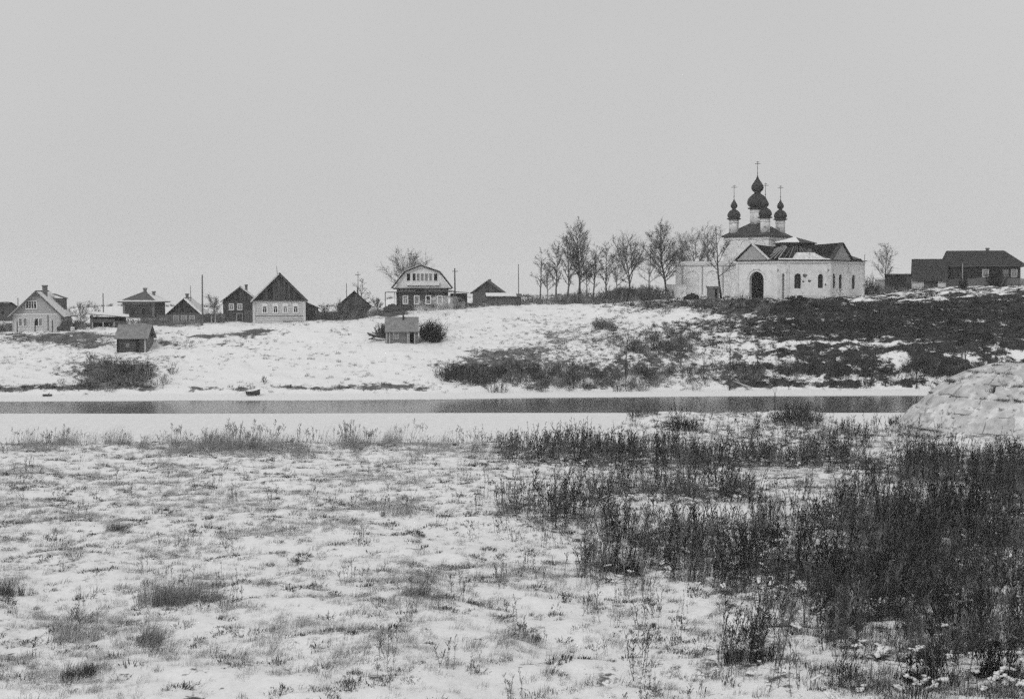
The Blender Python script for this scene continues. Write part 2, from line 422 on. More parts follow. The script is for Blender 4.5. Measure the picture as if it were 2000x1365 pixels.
class MB:
    def __init__(s): s.v = []; s.f = []
    def poly(s, pts):
        k = len(s.v); s.v += [tuple(p) for p in pts]; s.f.append(tuple(range(k, k + len(pts)))); return s
    def box(s, x0, x1, y0, y1, z0, z1):
        k = len(s.v)
        s.v += [(x0, y0, z0), (x1, y0, z0), (x1, y1, z0), (x0, y1, z0), (x0, y0, z1), (x1, y0, z1), (x1, y1, z1), (x0, y1, z1)]
        s.f += [tuple(k + i for i in q) for q in ((0, 3, 2, 1), (4, 5, 6, 7), (0, 1, 5, 4), (1, 2, 6, 5), (2, 3, 7, 6), (3, 0, 4, 7))]
        return s
    def hexa(s, bot, top):
        k = len(s.v); nn = len(bot)
        s.v += [tuple(p) for p in bot] + [tuple(p) for p in top]
        s.f.append(tuple(k + i for i in reversed(range(nn)))); s.f.append(tuple(k + nn + i for i in range(nn)))
        for i in range(nn):
            j = (i + 1) % nn
            s.f.append((k + i, k + j, k + nn + j, k + nn + i))
        return s
    def slab(s, pts, t, lift=0.0):
        p = [Vector(q) for q in pts]
        nn = (p[1] - p[0]).cross(p[2] - p[0]).normalized()
        if nn.z < 0: nn = -nn; p.reverse()
        return s.hexa([q + nn * lift for q in p], [q + nn * (lift + t) for q in p])
    def prism(s, xz, y0, y1):
        return s.hexa([(x, y0, z) for x, z in xz][::-1], [(x, y1, z) for x, z in xz][::-1])
    def prismx(s, yz, x0, x1):
        return s.hexa([(x0, y, z) for y, z in yz], [(x1, y, z) for y, z in yz])
    def tube(s, p0, p1, r0, r1=None, nn=6):
        r1 = r0 if r1 is None else r1
        p0, p1 = Vector(p0), Vector(p1)
        d = (p1 - p0).normalized()
        a = d.cross(Vector((0, 0, 1)) if abs(d.z) < .9 else Vector((1, 0, 0))).normalized(); c = d.cross(a)
        ring = lambda p, r: [p + (a * math.cos(2 * PI * i / nn) + c * math.sin(2 * PI * i / nn)) * r for i in range(nn)]
        return s.hexa(ring(p0, r0), ring(p1, r1))
    def lathe(s, prof, nn=20, cx=0, cy=0):
        k = len(s.v)
        for r, z in prof:
            s.v += [(cx + r * math.cos(2 * PI * i / nn), cy + r * math.sin(2 * PI * i / nn), z) for i in range(nn)]
        for j in range(len(prof) - 1):
            for i in range(nn):
                i2 = (i + 1) % nn
                s.f.append((k + j * nn + i, k + j * nn + i2, k + (j + 1) * nn + i2, k + (j + 1) * nn + i))
        s.f.append(tuple(k + i for i in reversed(range(nn))))
        s.f.append(tuple(k + (len(prof) - 1) * nn + i for i in range(nn)))
        return s
    def mesh(s, name, m, smooth=False):
        me = bpy.data.meshes.new(name)
        me.from_pydata([tuple(q) for q in s.v], [], s.f)
        if smooth: me.polygons.foreach_set('use_smooth', [len(p.vertices) == 4 for p in me.polygons])
        me.materials.append(m); me.update()
        return me
    def build(s, name, m, parent=None, loc=None, rz=None, smooth=False, label=None):
        o = link(name, s.mesh(name, m, smooth), parent, loc, rz)
        if label: o['label'] = label
        return o

def tubes_np(P0, P1, R0_, R1_, sides):
    """many tapered tubes at once: vertices and quads"""
    P0, P1 = np.asarray(P0, float), np.asarray(P1, float)
    d = P1 - P0; L = np.linalg.norm(d, axis=1, keepdims=True); d = d / np.maximum(L, 1e-6)
    ref = np.where(np.abs(d[:, 2:3]) < .9, np.array([[0, 0, 1.]]), np.array([[1., 0, 0]]))
    a = np.cross(d, ref); a /= np.linalg.norm(a, axis=1, keepdims=True); c = np.cross(d, a)
    ang = np.arange(sides) * 2 * PI / sides
    off = a[:, None, :] * np.cos(ang)[None, :, None] + c[:, None, :] * np.sin(ang)[None, :, None]
    V = np.concatenate([P0[:, None] + off * np.asarray(R0_)[:, None, None], P1[:, None] + off * np.asarray(R1_)[:, None, None]], 1)
    nseg = len(P0); base = np.arange(nseg)[:, None] * (2 * sides)
    i = np.arange(sides); j = (i + 1) % sides
    Q = np.stack([base + i, base + j, base + sides + j, base + sides + i], -1)
    return V.reshape(-1, 3), Q.reshape(-1, 4)

def tubes_mesh(name, segs, sides, m):
    S = np.array([(*s[0], *s[1], s[2], s[3]) for s in segs])
    V, Q = tubes_np(S[:, :3], S[:, 3:6], S[:, 6], S[:, 7], sides)
    return mesh_np(name, V, Q, 4, m, smooth=sides > 3)

def scatter(name, protos, P, rot, scl, idx, label):
    """ground cover nobody could count: one object, prototypes spread over points by geometry nodes"""
    pc = bpy.data.collections.new(name + '_kinds')
    for k, me in enumerate(protos):
        pc.objects.link(bpy.data.objects.new('%s_kind_%02d' % (name, k), me))
    me = bpy.data.meshes.new(name)
    me.vertices.add(len(P)); me.vertices.foreach_set('co', np.asarray(P, np.float32).ravel())
    A = me.attributes.new('rot', 'FLOAT_VECTOR', 'POINT'); A.data.foreach_set('vector', np.asarray(rot, np.float32).ravel())
    A = me.attributes.new('scl', 'FLOAT', 'POINT'); A.data.foreach_set('value', np.asarray(scl, np.float32))
    A = me.attributes.new('idx', 'INT', 'POINT'); A.data.foreach_set('value', np.asarray(idx, np.int32))
    o = link(name, me)
    ng = bpy.data.node_groups.new(name, 'GeometryNodeTree')
    ng.interface.new_socket('Geometry', in_out='INPUT', socket_type='NodeSocketGeometry')
    ng.interface.new_socket('Geometry', in_out='OUTPUT', socket_type='NodeSocketGeometry')
    gi, go = ng.nodes.new('NodeGroupInput'), ng.nodes.new('NodeGroupOutput')
    ci = ng.nodes.new('GeometryNodeCollectionInfo')
    ci.inputs['Collection'].default_value = pc
    ci.inputs['Separate Children'].default_value = True
    ci.inputs['Reset Children'].default_value = True
    ip = ng.nodes.new('GeometryNodeInstanceOnPoints')
    ip.inputs['Pick Instance'].default_value = True
    def na(nm, ty):
        q = ng.nodes.new('GeometryNodeInputNamedAttribute'); q.data_type = ty; q.inputs['Name'].default_value = nm
        return q.outputs['Attribute']
    ng.links.new(gi.outputs[0], ip.inputs['Points'])
    ng.links.new(ci.outputs[0], ip.inputs['Instance'])
    ng.links.new(na('idx', 'INT'), ip.inputs['Instance Index'])
    ng.links.new(na('rot', 'FLOAT_VECTOR'), ip.inputs['Rotation'])
    ng.links.new(na('scl', 'FLOAT'), ip.inputs['Scale'])
    ng.links.new(ip.outputs[0], go.inputs[0])
    o.modifiers.new('spread', 'NODES').node_group = ng
    return tag(o, label, None, None, 'stuff')

# ------------------------------------------------------------------ THE SETTING: ground, water, ice
rows = np.concatenate([np.linspace(-60, 34, 40)[:-1], np.arange(34, 130, .30), np.arange(130, 172, 1.0), np.arange(172, 245, .42),
                       245 * 1.05 ** np.arange(0, 74)])
us = np.concatenate([[-3, -2, -1.4, -1, -.75, -.6, -.5], np.linspace(-.43, .43, 620), [.5, .6, .75, 1, 1.4, 2, 3]])
GY, GU = np.meshgrid(rows, us, indexing='ij')
GX = GU * np.maximum(GY, 34.0)
GZ = terr(GX.ravel(), GY.ravel())
gx, gy = GX.ravel(), GY.ravel()
wdC, grC, fdC, gpx, gpy = cover(gx, gy, GZ)
near = gy < 148
hn = fbm(gx * 1.1, gy * 1.1, 81, 4); hn2 = fbm(gx * .16, gy * .16, 91, 3)
bare = np.where(near, .215 + .72 * (hn - .5) + .36 * (hn2 - .5) + .20 * wdC + .08 * grC,
                .10 + .70 * (hn - .5) + .25 * (hn2 - .5) + (.52 + .2 * sstep(1150, 900, gpx)) * fdC + .07 * sstep(1150, 900, gpx)
                + (.37 + 1.4 * (fbm(gx * .40 + gy * .2, gy * 1.5, 96, 4) - .5)) * sstep(1330, 1620, gpx) * sstep(760, 735, gpy))
beach = (~near) & (gy < shore_y(gpx) + 6.2)
bare = np.where(beach, -.5, bare)
edge = (~near) & (gy > shore_y(gpx) + 6.1) & (gy < shore_y(gpx) + 7.6)
bare = np.where(edge, bare + .42 * sstep(.40, .62, fbm(gx * .2, gy * .05, 95, 3)), bare)
bare = np.where(gy > 250, .05, bare)
nr, nc = GY.shape
ii = np.arange(nr * nc).reshape(nr, nc)
Q = np.stack([ii[:-1, :-1], ii[:-1, 1:], ii[1:, 1:], ii[1:, :-1]], -1).reshape(-1, 4)
weed_and_falloff = np.where(near, np.clip(wdC * .8, 0, 1), sstep(1250, 1600, gpx))  # weed cover near; far bank darkened rightward, an exposure falloff put into the colour
gme = mesh_np('ground', np.stack([gx, gy, GZ], 1), Q, 4, M['ground'], smooth=True)
A = gme.attributes.new('bare', 'FLOAT', 'POINT'); A.data.foreach_set('value', bare.astype(np.float32))
A = gme.attributes.new('weed_and_falloff', 'FLOAT', 'POINT'); A.data.foreach_set('value', weed_and_falloff.astype(np.float32))
tag(link('ground', gme), 'snowy meadow, river bank and village plateau', kind='structure')

MB().poly([(-900, 100, 0), (900, 100, 0), (900, 192, 0), (-900, 192, 0)]).build('river', M['water'])['kind'] = 'structure'
xs = np.linspace(-420, 420, 420)
yo = 156.6 + xs * .012 + 1.0 * (fbm(xs * .03, xs * 0, 7, 3) - .5)
im = MB()
top = [(x, y, .07) for x, y in zip(xs, yo)]; bot = [(x, y, -.05) for x, y in zip(xs, yo)]; nearp = [(x, 100, .07) for x in xs]
for k in range(len(xs) - 1):
    im.poly([nearp[k], nearp[k + 1], top[k + 1], top[k]]); im.poly([top[k], top[k + 1], bot[k + 1], bot[k]])
im.build('ice', M['snow'])['kind'] = 'structure'
xs2 = np.linspace(-420, 420, 420)
im = MB()
yi = shore_y(1000 + F_PX * xs2 / 180) - 1.4 + .8 * (fbm(xs2 * .05, xs2 * 0, 8, 3) - .5)
for k in range(len(xs2) - 1):
    im.poly([(xs2[k], yi[k], .05), (xs2[k + 1], yi[k + 1], .05), (xs2[k + 1], 190, .05), (xs2[k], 190, .05)])
    im.poly([(xs2[k], yi[k], -.05), (xs2[k + 1], yi[k + 1], -.05), (xs2[k + 1], yi[k + 1], .05), (xs2[k], yi[k], .05)])
im.build('shore_ice', M['snow'])['kind'] = 'structure'
# ------------------------------------------------------------------ BUILDINGS: shared builders
def place(px, py, Y, extra=0.0):
    p = at(px, py, Y)
    return p, -math.atan2(p.x, p.y) + math.radians(extra)

def window(parent, x, z, w_, h, y=0.0, fm=None, gm=None, bars='cross', cas=.13, rz=0.0, name='window'):
    b_ = MB()
    W, H = w_ / 2, h / 2
    b_.box(-W - cas, -W, -.07, .03, -H - cas, H + cas).box(W, W + cas, -.07, .03, -H - cas, H + cas)
    b_.box(-W, W, -.065, .03, H, H + cas).box(-W, W, -.085, .03, -H - cas, -H)
    if bars == 'cross':
        b_.box(-.035, .035, -.05, -.02, -H, H * .35).box(-W, W, -.052, -.02, H * .35, H * .35 + .06)
    elif isinstance(bars, int):
        for k in range(1, bars):
            xx = -W + w_ * k / bars
            b_.box(xx - .05, xx + .05, -.05, -.02, -H, H)
        b_.box(-W, W, -.052, -.018, H * .38, H * .38 + .06)
    o = b_.build(name, fm or M['white'], parent, (x, y, z), rz)
    MB().box(-W, W, -.03, -.012, -H, H).build('pane', gm or M['glass'], o)
    return o

def log_wall(w_, d, h, z0=-.9, c=.25):
    b_ = MB(); z = z0
    while z < h - .02:
        t = min(z + c, h)
        b_.box(-w_ / 2, w_ / 2, 0, d, z, z + (t - z) * .8)
        b_.box(-w_ / 2 + .06, w_ / 2 - .06, .06, d - .06, z + (t - z) * .8, t)
        z = t
    return b_

def plank_wall(w_, d, h, z0=-.9, step=.22):
    b_ = MB().box(-w_ / 2, w_ / 2, 0, d, z0, h)
    x = -w_ / 2 + .01
    while x < w_ / 2 - .05:
        t = min(step - .02, w_ / 2 - x - .01)
        b_.box(x, x + t, -.03 - .012 * random.random(), -.002, z0, h - .01); x += step
    y = .05
    while y < d - .1:
        for s in (-1, 1):
            xx = s * (w_ / 2)
            b_.box(min(xx, xx + s * .03), max(xx, xx + s * .03), y, y + step - .02, z0, h - .01)
        y += step
    return b_

def gable_tri(w_, hw, rh, y0, y1, inset=0.0):
    return MB().prism([(-w_ / 2 + inset, hw), (w_ / 2 - inset, hw), (0, hw + rh - inset * rh / (w_ / 2))], y0, y1)

def gable_planks(root, w_, hw, rh, mt, step=.36, y=-.03, name='plank'):
    """one board per object, cut to the slope of the gable"""
    nb = max(6, int(w_ / step)); st = w_ / nb
    for k in range(nb):
        x0 = -w_ / 2 + k * st + .015; x1 = x0 + st - .03
        hz = lambda x: hw + rh * (1 - abs(x) / (w_ / 2)) - .02
        pts = [(x0, hw + .02), (x1, hw + .02), (x1, max(hz(x1), hw + .03))]
        if x0 < 0 < x1: pts.append((0, hz(0)))
        pts.append((x0, max(hz(x0), hw + .03)))
        yy = y - .02 * random.random()
        MB().prism(pts, yy - .03, y + .02).build(name, mt, root)

def roof_front(root, w_, d, hw, rh, o=.35, oy=.4, t=.1, mt=None, snow=(), snow_m=None, barge=None):
    """ridge runs away from the viewer"""
    k = rh / (w_ / 2)
    rb = MB()
    quads = {}
    for s in (-1, 1):
        q = [(s * (w_ / 2 + o), -oy, hw - o * k), (0, -oy, hw + rh), (0, d + oy, hw + rh), (s * (w_ / 2 + o), d + oy, hw - o * k)]
        quads[s] = q
        rb.slab(q, t)
    rb.tube((0, -oy + .02, hw + rh + t * .9), (0, d + oy - .02, hw + rh + t * .9), .09, .09, 6)
    r = rb.build('roof', mt or M['roof_dark'], root)
    for s in snow:
        q = [Vector(p) for p in quads[s]]
        q[1] = q[1].lerp(q[0], .03); q[2] = q[2].lerp(q[3], .03)
        MB().slab(q, .07, t + .004).build('snow_layer', snow_m or M['snow_thin'], r)
    if barge:
        for s in (-1, 1):
            if s not in barge: continue
            q = quads[s]
            a, c = Vector(q[0]), Vector(q[1])
            up = Vector((0, 0, .30))
            MB().hexa([a + Vector((0, -.10, -.12)), c + Vector((0, -.10, -.12)), c + Vector((0, -.02, -.12)), a + Vector((0, -.02, -.12))],
                      [a + up + Vector((0, -.10, -.12)), c + up + Vector((0, -.10, -.12)), c + up + Vector((0, -.02, -.12)), a + up + Vector((0, -.02, -.12))]
                      ).build('barge_board', barge[s], r)
    return r

def roof_side(root, w_, d, hw, rh, o=.35, oe=.35, t=.1, mt=None, snow=False, snow_m=None):
    """ridge runs across the view"""
    k = rh / (d / 2)
    rb = MB()
    q1 = [(-w_ / 2 - o, -oe, hw - oe * k), (w_ / 2 + o, -oe, hw - oe * k), (w_ / 2 + o, d / 2, hw + rh), (-w_ / 2 - o, d / 2, hw + rh)]
    q2 = [(-w_ / 2 - o, d + oe, hw - oe * k), (w_ / 2 + o, d + oe, hw - oe * k), (w_ / 2 + o, d / 2, hw + rh), (-w_ / 2 - o, d / 2, hw + rh)]
    rb.slab(q1, t).slab(q2, t)
    rb.tube((-w_ / 2 - o, d / 2, hw + rh + t * .9), (w_ / 2 + o, d / 2, hw + rh + t * .9), .08, .08, 6)
    r = rb.build('roof', mt or M['roof_dark'], root)
    if snow: MB().slab(q1, .06, t + .004).build('snow_layer', snow_m or M['snow_thin'], r)
    return r

def side_gables(root, w_, d, hw, rh, mt):
    MB().prismx([(0, hw), (d, hw), (d / 2, hw + rh)], -w_ / 2, -w_ / 2 + .12).build('gable', mt, root)
    return MB().prismx([(0, hw), (d, hw), (d / 2, hw + rh)], w_ / 2 - .12, w_ / 2).build('gable', mt, root)

def chimney(parent, x, y, z0, z1, r=.3, mt=None):
    o = MB().box(x - r, x + r, y - r, y + r, z0, z1 - .22).box(x - r - .07, x + r + .07, y - r - .07, y + r + .07, z1 - .22, z1).build('chimney', mt or M['brick'], parent)
    return o

def corner_boards(root, w_, h, mt, t=.2, z0=-.2):
    for s in (-1, 1):
        x = s * w_ / 2
        MB().box(min(x + s * .03, x - s * t), max(x + s * .03, x - s * t), -.06, .12, z0, h - .01).build('corner_board', mt, root)

def door(root, x, w_, h, y=0.0, mt=None, fm=None, z0=0.0):
    o = MB().box(x - w_ / 2, x + w_ / 2, -.04, .02, z0, z0 + h).build('door', mt or M['plank'], root)
    MB().box(x - w_ / 2 - .1, x - w_ / 2, -.07, .02, z0, z0 + h + .1).box(x + w_ / 2, x + w_ / 2 + .1, -.07, .02, z0, z0 + h + .1).box(x - w_ / 2, x + w_ / 2, -.068, .02, z0 + h, z0 + h + .1).build('frame', fm or M['wood'], o)
    return o

# ---- white house on the far left
p, a = place(72, 650, 212, -11)
r = thing('house', 'pale timber house with white four-pane attic window and snowy right roof slope', 'house', p, a)
plank_wall(6.9, 9, 2.75).build('wall', M['paint'], r)
gable_tri(6.9, 2.75, 3.36, .02, .14).build('gable', M['paint_grey'], r)
gable_tri(6.9, 2.75, 3.36, 8.86, 8.98).build('gable', M['paint_grey'], r)
MB().box(-3.5, 3.5, -.10, .0, 2.68, 2.86).build('cornice', M['white'], r)
rf = roof_front(r, 6.9, 9, 2.75, 3.36, .5, .55, .12, M['roof_mid'], (1, -1), M['snow'], {-1: M['wood'], 1: M['wood']})
chimney(rf, .7, 2.9, 4.8, 7.1, .32, M['brick'])
dm = MB().box(1.6, 3.1, 5.6, 7.4, 2.9, 5.1).build('dormer', M['plank_mid'], rf)
MB().slab([(1.3, 5.4, 5.7), (3.3, 5.4, 5.0), (3.3, 7.6, 5.0), (1.3, 7.6, 5.7)], .1).build('dormer_roof', M['roof_mid'], rf)
window(r, -.75, 4.15, 1.45, 1.0, .0, M['white'], M['glass'], 4, .16)
for xx, gm in ((-2.35, M['glass_pale']), (-1.65, M['glass_pale']), (.0, M['glass']), (.55, M['glass_pale'])):
    window(r, xx, 1.6, .42, 1.05, -.02, M['white'], gm, None, .09)
corner_boards(r, 6.9, 2.7, M['paint_grey'], .18)
MB().box(1.55, 1.73, -.06, .1, 0, 2.66).build('downpipe', M['wood'], r)
for yy in (1.6, 3.4):
    window(r, 3.47, 1.6, .6, 1.1, yy, M['white'], M['glass'], None, .12, PI / 2)
    r.children[-1].location = (3.49, yy, 1.6)
porch = MB().box(3.75, 4.55, .6, 3.6, -.8, .25).build('porch', M['plank_mid'], r)
for yy in (.8, 2.1, 3.4):
    MB().box(4.35, 4.5, yy - .07, yy + .07, .25, 2.1).build('post', M['wood'], porch)

# ---- dark house cut by the left edge
p, a = place(13, 652, 223, 4)
r = thing('house', 'dark-roofed house with pale lower wall at the left edge of the village', 'house', p, a)
plank_wall(5.2, 6, 2.0).build('wall', M['white'], r)
MB().prism([(-2.75, 1.95), (2.75, 1.95), (2.2, 3.6), (.7, 4.75), (-.3, 4.75), (-2.0, 3.6)], .03, 5.9).build('gable', M['plank_mid'], r)
rb = MB()
pr = [(-3.0, 1.85), (-2.1, 3.75), (-.4, 4.85), (.8, 4.85), (2.3, 3.75), (3.0, 1.85)]
for k in range(5):
    (x0, z0), (x1, z1) = pr[k], pr[k + 1]
    rb.slab([(x0, -.3, z0), (x1, -.3, z1), (x1, 6.3, z1), (x0, 6.3, z0)], .09)
rf = rb.build('roof', M['roof_dark'], r)
MB().tube((1.9, 2, 3.9), (1.9, 2, 5.6), .07).build('stove_pipe', M['iron'], rf)
window(r, -.55, 3.35, .35, .4, .03, M['plank_mid'], M['glass'], None, .05)
door(r, .35, .8, 1.55, 0, M['plank_grey'])

# ---- dark log house with hipped roof
p, a = place(271, 626, 234, -20)
r = thing('log_house', 'dark square log house with a low hipped roof and snow along its edges', 'house', p, a)
w_, d_, hw_, rh_ = 5.3, 5.4, 3.05, 1.55
log_wall(w_, d_, hw_).build('wall', M['log'], r)
MB().box(-w_ / 2 - .08, w_ / 2 + .08, -.1, -.01, hw_ - .45, hw_ - .02).build('cornice', M['plank_grey'], r)
corner_boards(r, w_, hw_ - .5, M['plank_grey'], .35)
e = .7
qs = [(-w_ / 2 - e, -e), (w_ / 2 + e, -e), (w_ / 2 + e, d_ + e), (-w_ / 2 - e, d_ + e)]
rb = MB(); tops = [(-.25, d_ / 2), (.35, d_ / 2)]
zt, ze = hw_ + rh_, hw_ - .03
faces = [[(*qs[0], ze), (*qs[1], ze), (*tops[1], zt), (*tops[0], zt)], [(*qs[1], ze), (*qs[2], ze), (*tops[1], zt)],
         [(*qs[2], ze), (*qs[3], ze), (*tops[0], zt), (*tops[1], zt)], [(*qs[3], ze), (*qs[0], ze), (*tops[0], zt)]]
for fc in faces: rb.slab(fc, .09)
rb.box(-w_ / 2 - e + .05, w_ / 2 + e - .05, -e + .05, d_ + e - .05, ze - .08, ze - .01)
rf = rb.build('roof', M['roof_mid'], r)
MB().slab([Vector(q) for q in faces[1]], .06, .095).build('snow_layer', M['snow'], rf)
sn = [Vector(q) for q in faces[0]]
MB().slab([sn[0], sn[1], sn[1].lerp(sn[2], .12), sn[0].lerp(sn[3], .12)], .05, .095).build('snow_layer', M['snow_thin'], rf)
chimney(rf, .25, d_ / 2 - .3, zt - .5, zt + .75, .22)
chimney(rf, 1.5, d_ / 2 + .4, zt - 1.0, zt + .2, .2)
window(r, .9, 1.5, .6, 1.0, 0, M['plank_mid'], M['glass'], 'cross', .1)
window(r, -1.1, 1.5, .6, 1.0, 0, M['plank_mid'], M['glass'], 'cross', .1)

# ---- small dark gabled house
p, a = place(361, 638, 215, -9)
r = thing('house', 'small dark gabled house with snow on its right roof edge, behind a plank fence', 'house', p, a)
plank_wall(4.75, 6, 2.1).build('wall', M['plank_grey'], r)
gable_planks(r, 4.75, 2.1, 2.15, M['plank'], .4, .03)
gable_tri(4.6, 2.1, 2.1, .06, .16).build('gable', M['plank'], r)
MB().box(-2.6, 2.6, -.14, -.01, 1.98, 2.14).build('cornice', M['plank'], r)
rf = roof_front(r, 4.75, 6, 2.1, 2.15, .42, .45, .1, M['roof_dark'], (1,), M['snow'], {1: M['snow']})
chimney(rf, .2, 1.2, 3.9, 5.0, .2)
MB().tube((.75, 1.2, 3.5), (.72, 1.2, 6.2), .06, .04).build('mast', M['wood'], rf)
for xx in (-1.3, -.1, 1.1):
    window(r, xx, 1.15, .62, .85, -.03, M['paint_grey'], M['glass_pale'], 'cross', .12)

# ---- dark house with two pale windows
p, a = place(470, 633, 219, 0)
r = thing('house', 'narrow dark house with two pale windows, left of the grey gabled house', 'house', p, a)
log_wall(5.3, 7, 3.65).build('wall', M['plank_mid'], r)
gable_planks(r, 5.3, 3.65, 2.1, M['plank'], .4, .0)
gable_tri(5.2, 3.65, 2.05, .02, .14).build('gable', M['plank'], r)
rf = roof_front(r, 5.3, 7, 3.65, 2.1, .4, .45, .1, M['roof_dark'], (1,), M['snow'], {1: M['snow_thin']})
chimney(rf, .9, 2.6, 4.6, 6.1, .2)
for xx in (-1.38, -.12):
    window(r, xx, 2.65, .55, .8, 0, M['white'], M['glass_pale'], 'cross', .12)
door(r, -.15, .8, 1.6, 0, M['plank'], M['wood_pale'])
MB().box(.55, 2.65, -1.3, -.03, -.8, 2.2).build('lean_to', M['plank_mid'], r)

# ---- big grey gabled house
p, a = place(545.5, 631, 214, -1.5)
r = thing('house', 'pale grey house with tall dark plank gable and four white-framed windows', 'house', p, a)
log_wall(7.8, 9, 3.5).build('wall', M['paint'], r)
gable_tri(7.7, 3.5, 3.85, .02, .14).build('gable', M['plank'], r)
gable_planks(r, 7.8, 3.5, 3.9, M['plank'], .37, .0)
MB().box(-3.95, 3.95, -.22, -.05, 3.34, 3.5).build('cornice', M['plank'], r)
rf = roof_front(r, 7.8, 9, 3.5, 3.9, .3, .5, .12, M['roof_dark'], (), None, {-1: M['paint'], 1: M['plank']})
MB().tube((-.25, .2, 7.2), (-.35, .2, 8.6), .05, .03).build('mast', M['iron'], rf)
for xx, gm in ((-2.15, M['glass']), (-.55, M['glass']), (.92, M['glass_pale']), (2.45, M['glass'])):
    wn = window(r, xx, 2.05, .52, .85, 0, M['white'], gm, 'cross', .17)
    MB().prism([(-.5, .60), (.5, .60), (.35, .82), (0, .95), (-.35, .82)], -.09, .02).build('pediment', M['white'], wn)
corner_boards(r, 7.8, 3.3, M['paint'], .35)
MB().box(-3.93, 3.93, -.05, -.005, 1.02, 1.14).build('skirting_board', M['plank_grey'], r)
MB().box(.4, 3.5, -.5, -.15, .32, .40).box(.6, .7, -.45, -.2, -.3, .32).box(3.2, 3.3, -.45, -.2, -.3, .32).build('bench', M['wood_pale'], r)

# ---- lean-to shed right of it
p, a = place(609, 630, 221, 0)
r = thing('shed', 'dark lean-to shed with sloping roof behind the grey gabled house', 'shed', p, a)
MB().hexa([(-1, 0, -.6), (1, 0, -.6), (1, 3, -.6), (-1, 3, -.6)], [(-1, 0, 3.1), (1, 0, 2.2), (1, 3, 2.2), (-1, 3, 3.1)]).build('wall', M['plank_mid'], r)
MB().slab([(-1.2, -.3, 3.2), (1.35, -.3, 2.05), (1.35, 3.3, 2.05), (-1.2, 3.3, 3.2)], .12).build('roof', M['roof_dark'], r)
MB().box(.55, .75, -.12, -.01, 0, 1.9).build('door_post', M['wood_pale'], r)

# ---- house among bare trees
p, a = place(692, 624, 227, 0)
r = thing('house', 'dark gabled house half hidden by bare trees and a pale fence', 'house', p, a)
plank_wall(5.4, 7, 2.1).build('wall', M['plank_mid'], r)
gable_tri(5.4, 2.1, 2.35, .02, .14).build('gable', M['plank'], r)
gable_planks(r, 5.4, 2.1, 2.35, M['plank_mid'], .45, .0)
rf = roof_front(r, 5.4, 7, 2.1, 2.35, .3, .4, .1, M['roof_dark'])
MB().tube((.55, .8, 3.9), (.55, .8, 5.2), .1).build('stove_pipe', M['iron'], rf)
for xx in (-1.3, 1.3): window(r, xx, 1.2, .6, .9, -.02, M['wood'], M['glass'], 'cross', .12)

# ---- mansard house
p, a = place(826, 601, 227, 0)
r = thing('house', 'log house with white mansard attic, row of attic windows and snowy gambrel roof', 'house', p, a)
k_ = 1 / ppm(227)
X = lambda q: (q - 826) * k_
Z = lambda q: (601 - q) * k_
log_wall(8.1, 8.5, Z(571)).build('wall', M['log'], r)
for xx in (-4.0, 3.82):
    MB().box(xx - .17, xx + .17, -.09, .2, -.1, Z(571.5)).build('corner_board', M['log_dark'], r)
MB().box(X(757), X(880), -.55, .6, Z(571), Z(570)).build('eave_board', M['plank'], r)
gp = [(X(771), Z(563)), (X(879), Z(563)), (X(858), Z(532)), (X(822), Z(520)), (X(792), Z(532))]
MB().prism(gp, .05, .2).build('gable', M['white'], r)
MB().prism(gp, 8.2, 8.35).build('gable', M['white'], r)
MB().box(X(775), X(876), .25, 8.2, Z(570), Z(564)).build('attic_floor', M['plank'], r)
MB().box(X(776), X(812), -.08, .24, Z(569.6), Z(566)).build('frieze', M['paint_grey'], r)
MB().box(X(827.5), X(875), -.08, .24, Z(569.6), Z(566)).build('frieze', M['paint_grey'], r)
MB().box(X(813), X(826), -.5, .1, Z(570), Z(565.5)).build('beam', M['void'], r)
MB().box(X(768), X(882), -.7, .04, Z(565.2), Z(562.6)).build('soffit_shade', M['log_dark'], r)  # dark strip standing in for the shadow band under the eave
rb = MB(); pr = [(X(765), Z(563.5)), (X(790), Z(531)), (X(822), Z(518.5)), (X(859), Z(531)), (X(884), Z(563.5))]
for k in range(4):
    (x0, z0), (x1, z1) = pr[k], pr[k + 1]
    rb.slab([(x0, -.55, z0), (x1, -.55, z1), (x1, 8.9, z1), (x0, 8.9, z0)], .12)
rf = rb.build('roof', M['roof_mid'], r)
for k in range(4):
    (x0, z0), (x1, z1) = pr[k], pr[k + 1]
    MB().slab([(x0, -.35, z0), (x1, -.35, z1), (x1, 8.85, z1), (x0, 8.85, z0)], .06, .124).build('snow_layer', M['snow'], rf)
bal = MB().box(X(795), X(858), -.30, .04, Z(557.5), Z(550.5)).build('balcony_panel', M['white'], r)
for q, ww in ((798, 6.5), (809, 6), (817, 5.5), (825, 5.5), (833, 5.5), (841, 5), (851, 6.5)):
    window(r, X(q), Z(541.5), ww * k_, 14 * k_, .05, M['white'], M['glass_pale'] if q in (817, 825, 833, 841) else M['glass'], None, .09)
for q, gm in ((792, M['glass_pale']), (814, M['glass_pale']), (836.5, M['glass']), (859, M['glass'])):
    window(r, X(q), Z(585.5), 7.5 * k_, 14 * k_, 0, M['white'], gm, 'cross' if q == 792 else None, .14)
po = MB().box(X(752), X(776), -.2, 2.4, Z(571.5), Z(570.2)).build('porch_roof', M['roof_mid'], r)
for q, mt in ((752.8, 'wood'), (770.5, 'white'), (774, 'white')):
    MB().box(X(q) - .07, X(q) + .07, .0, .14, -.3, Z(571.6)).build('post', M[mt], po)

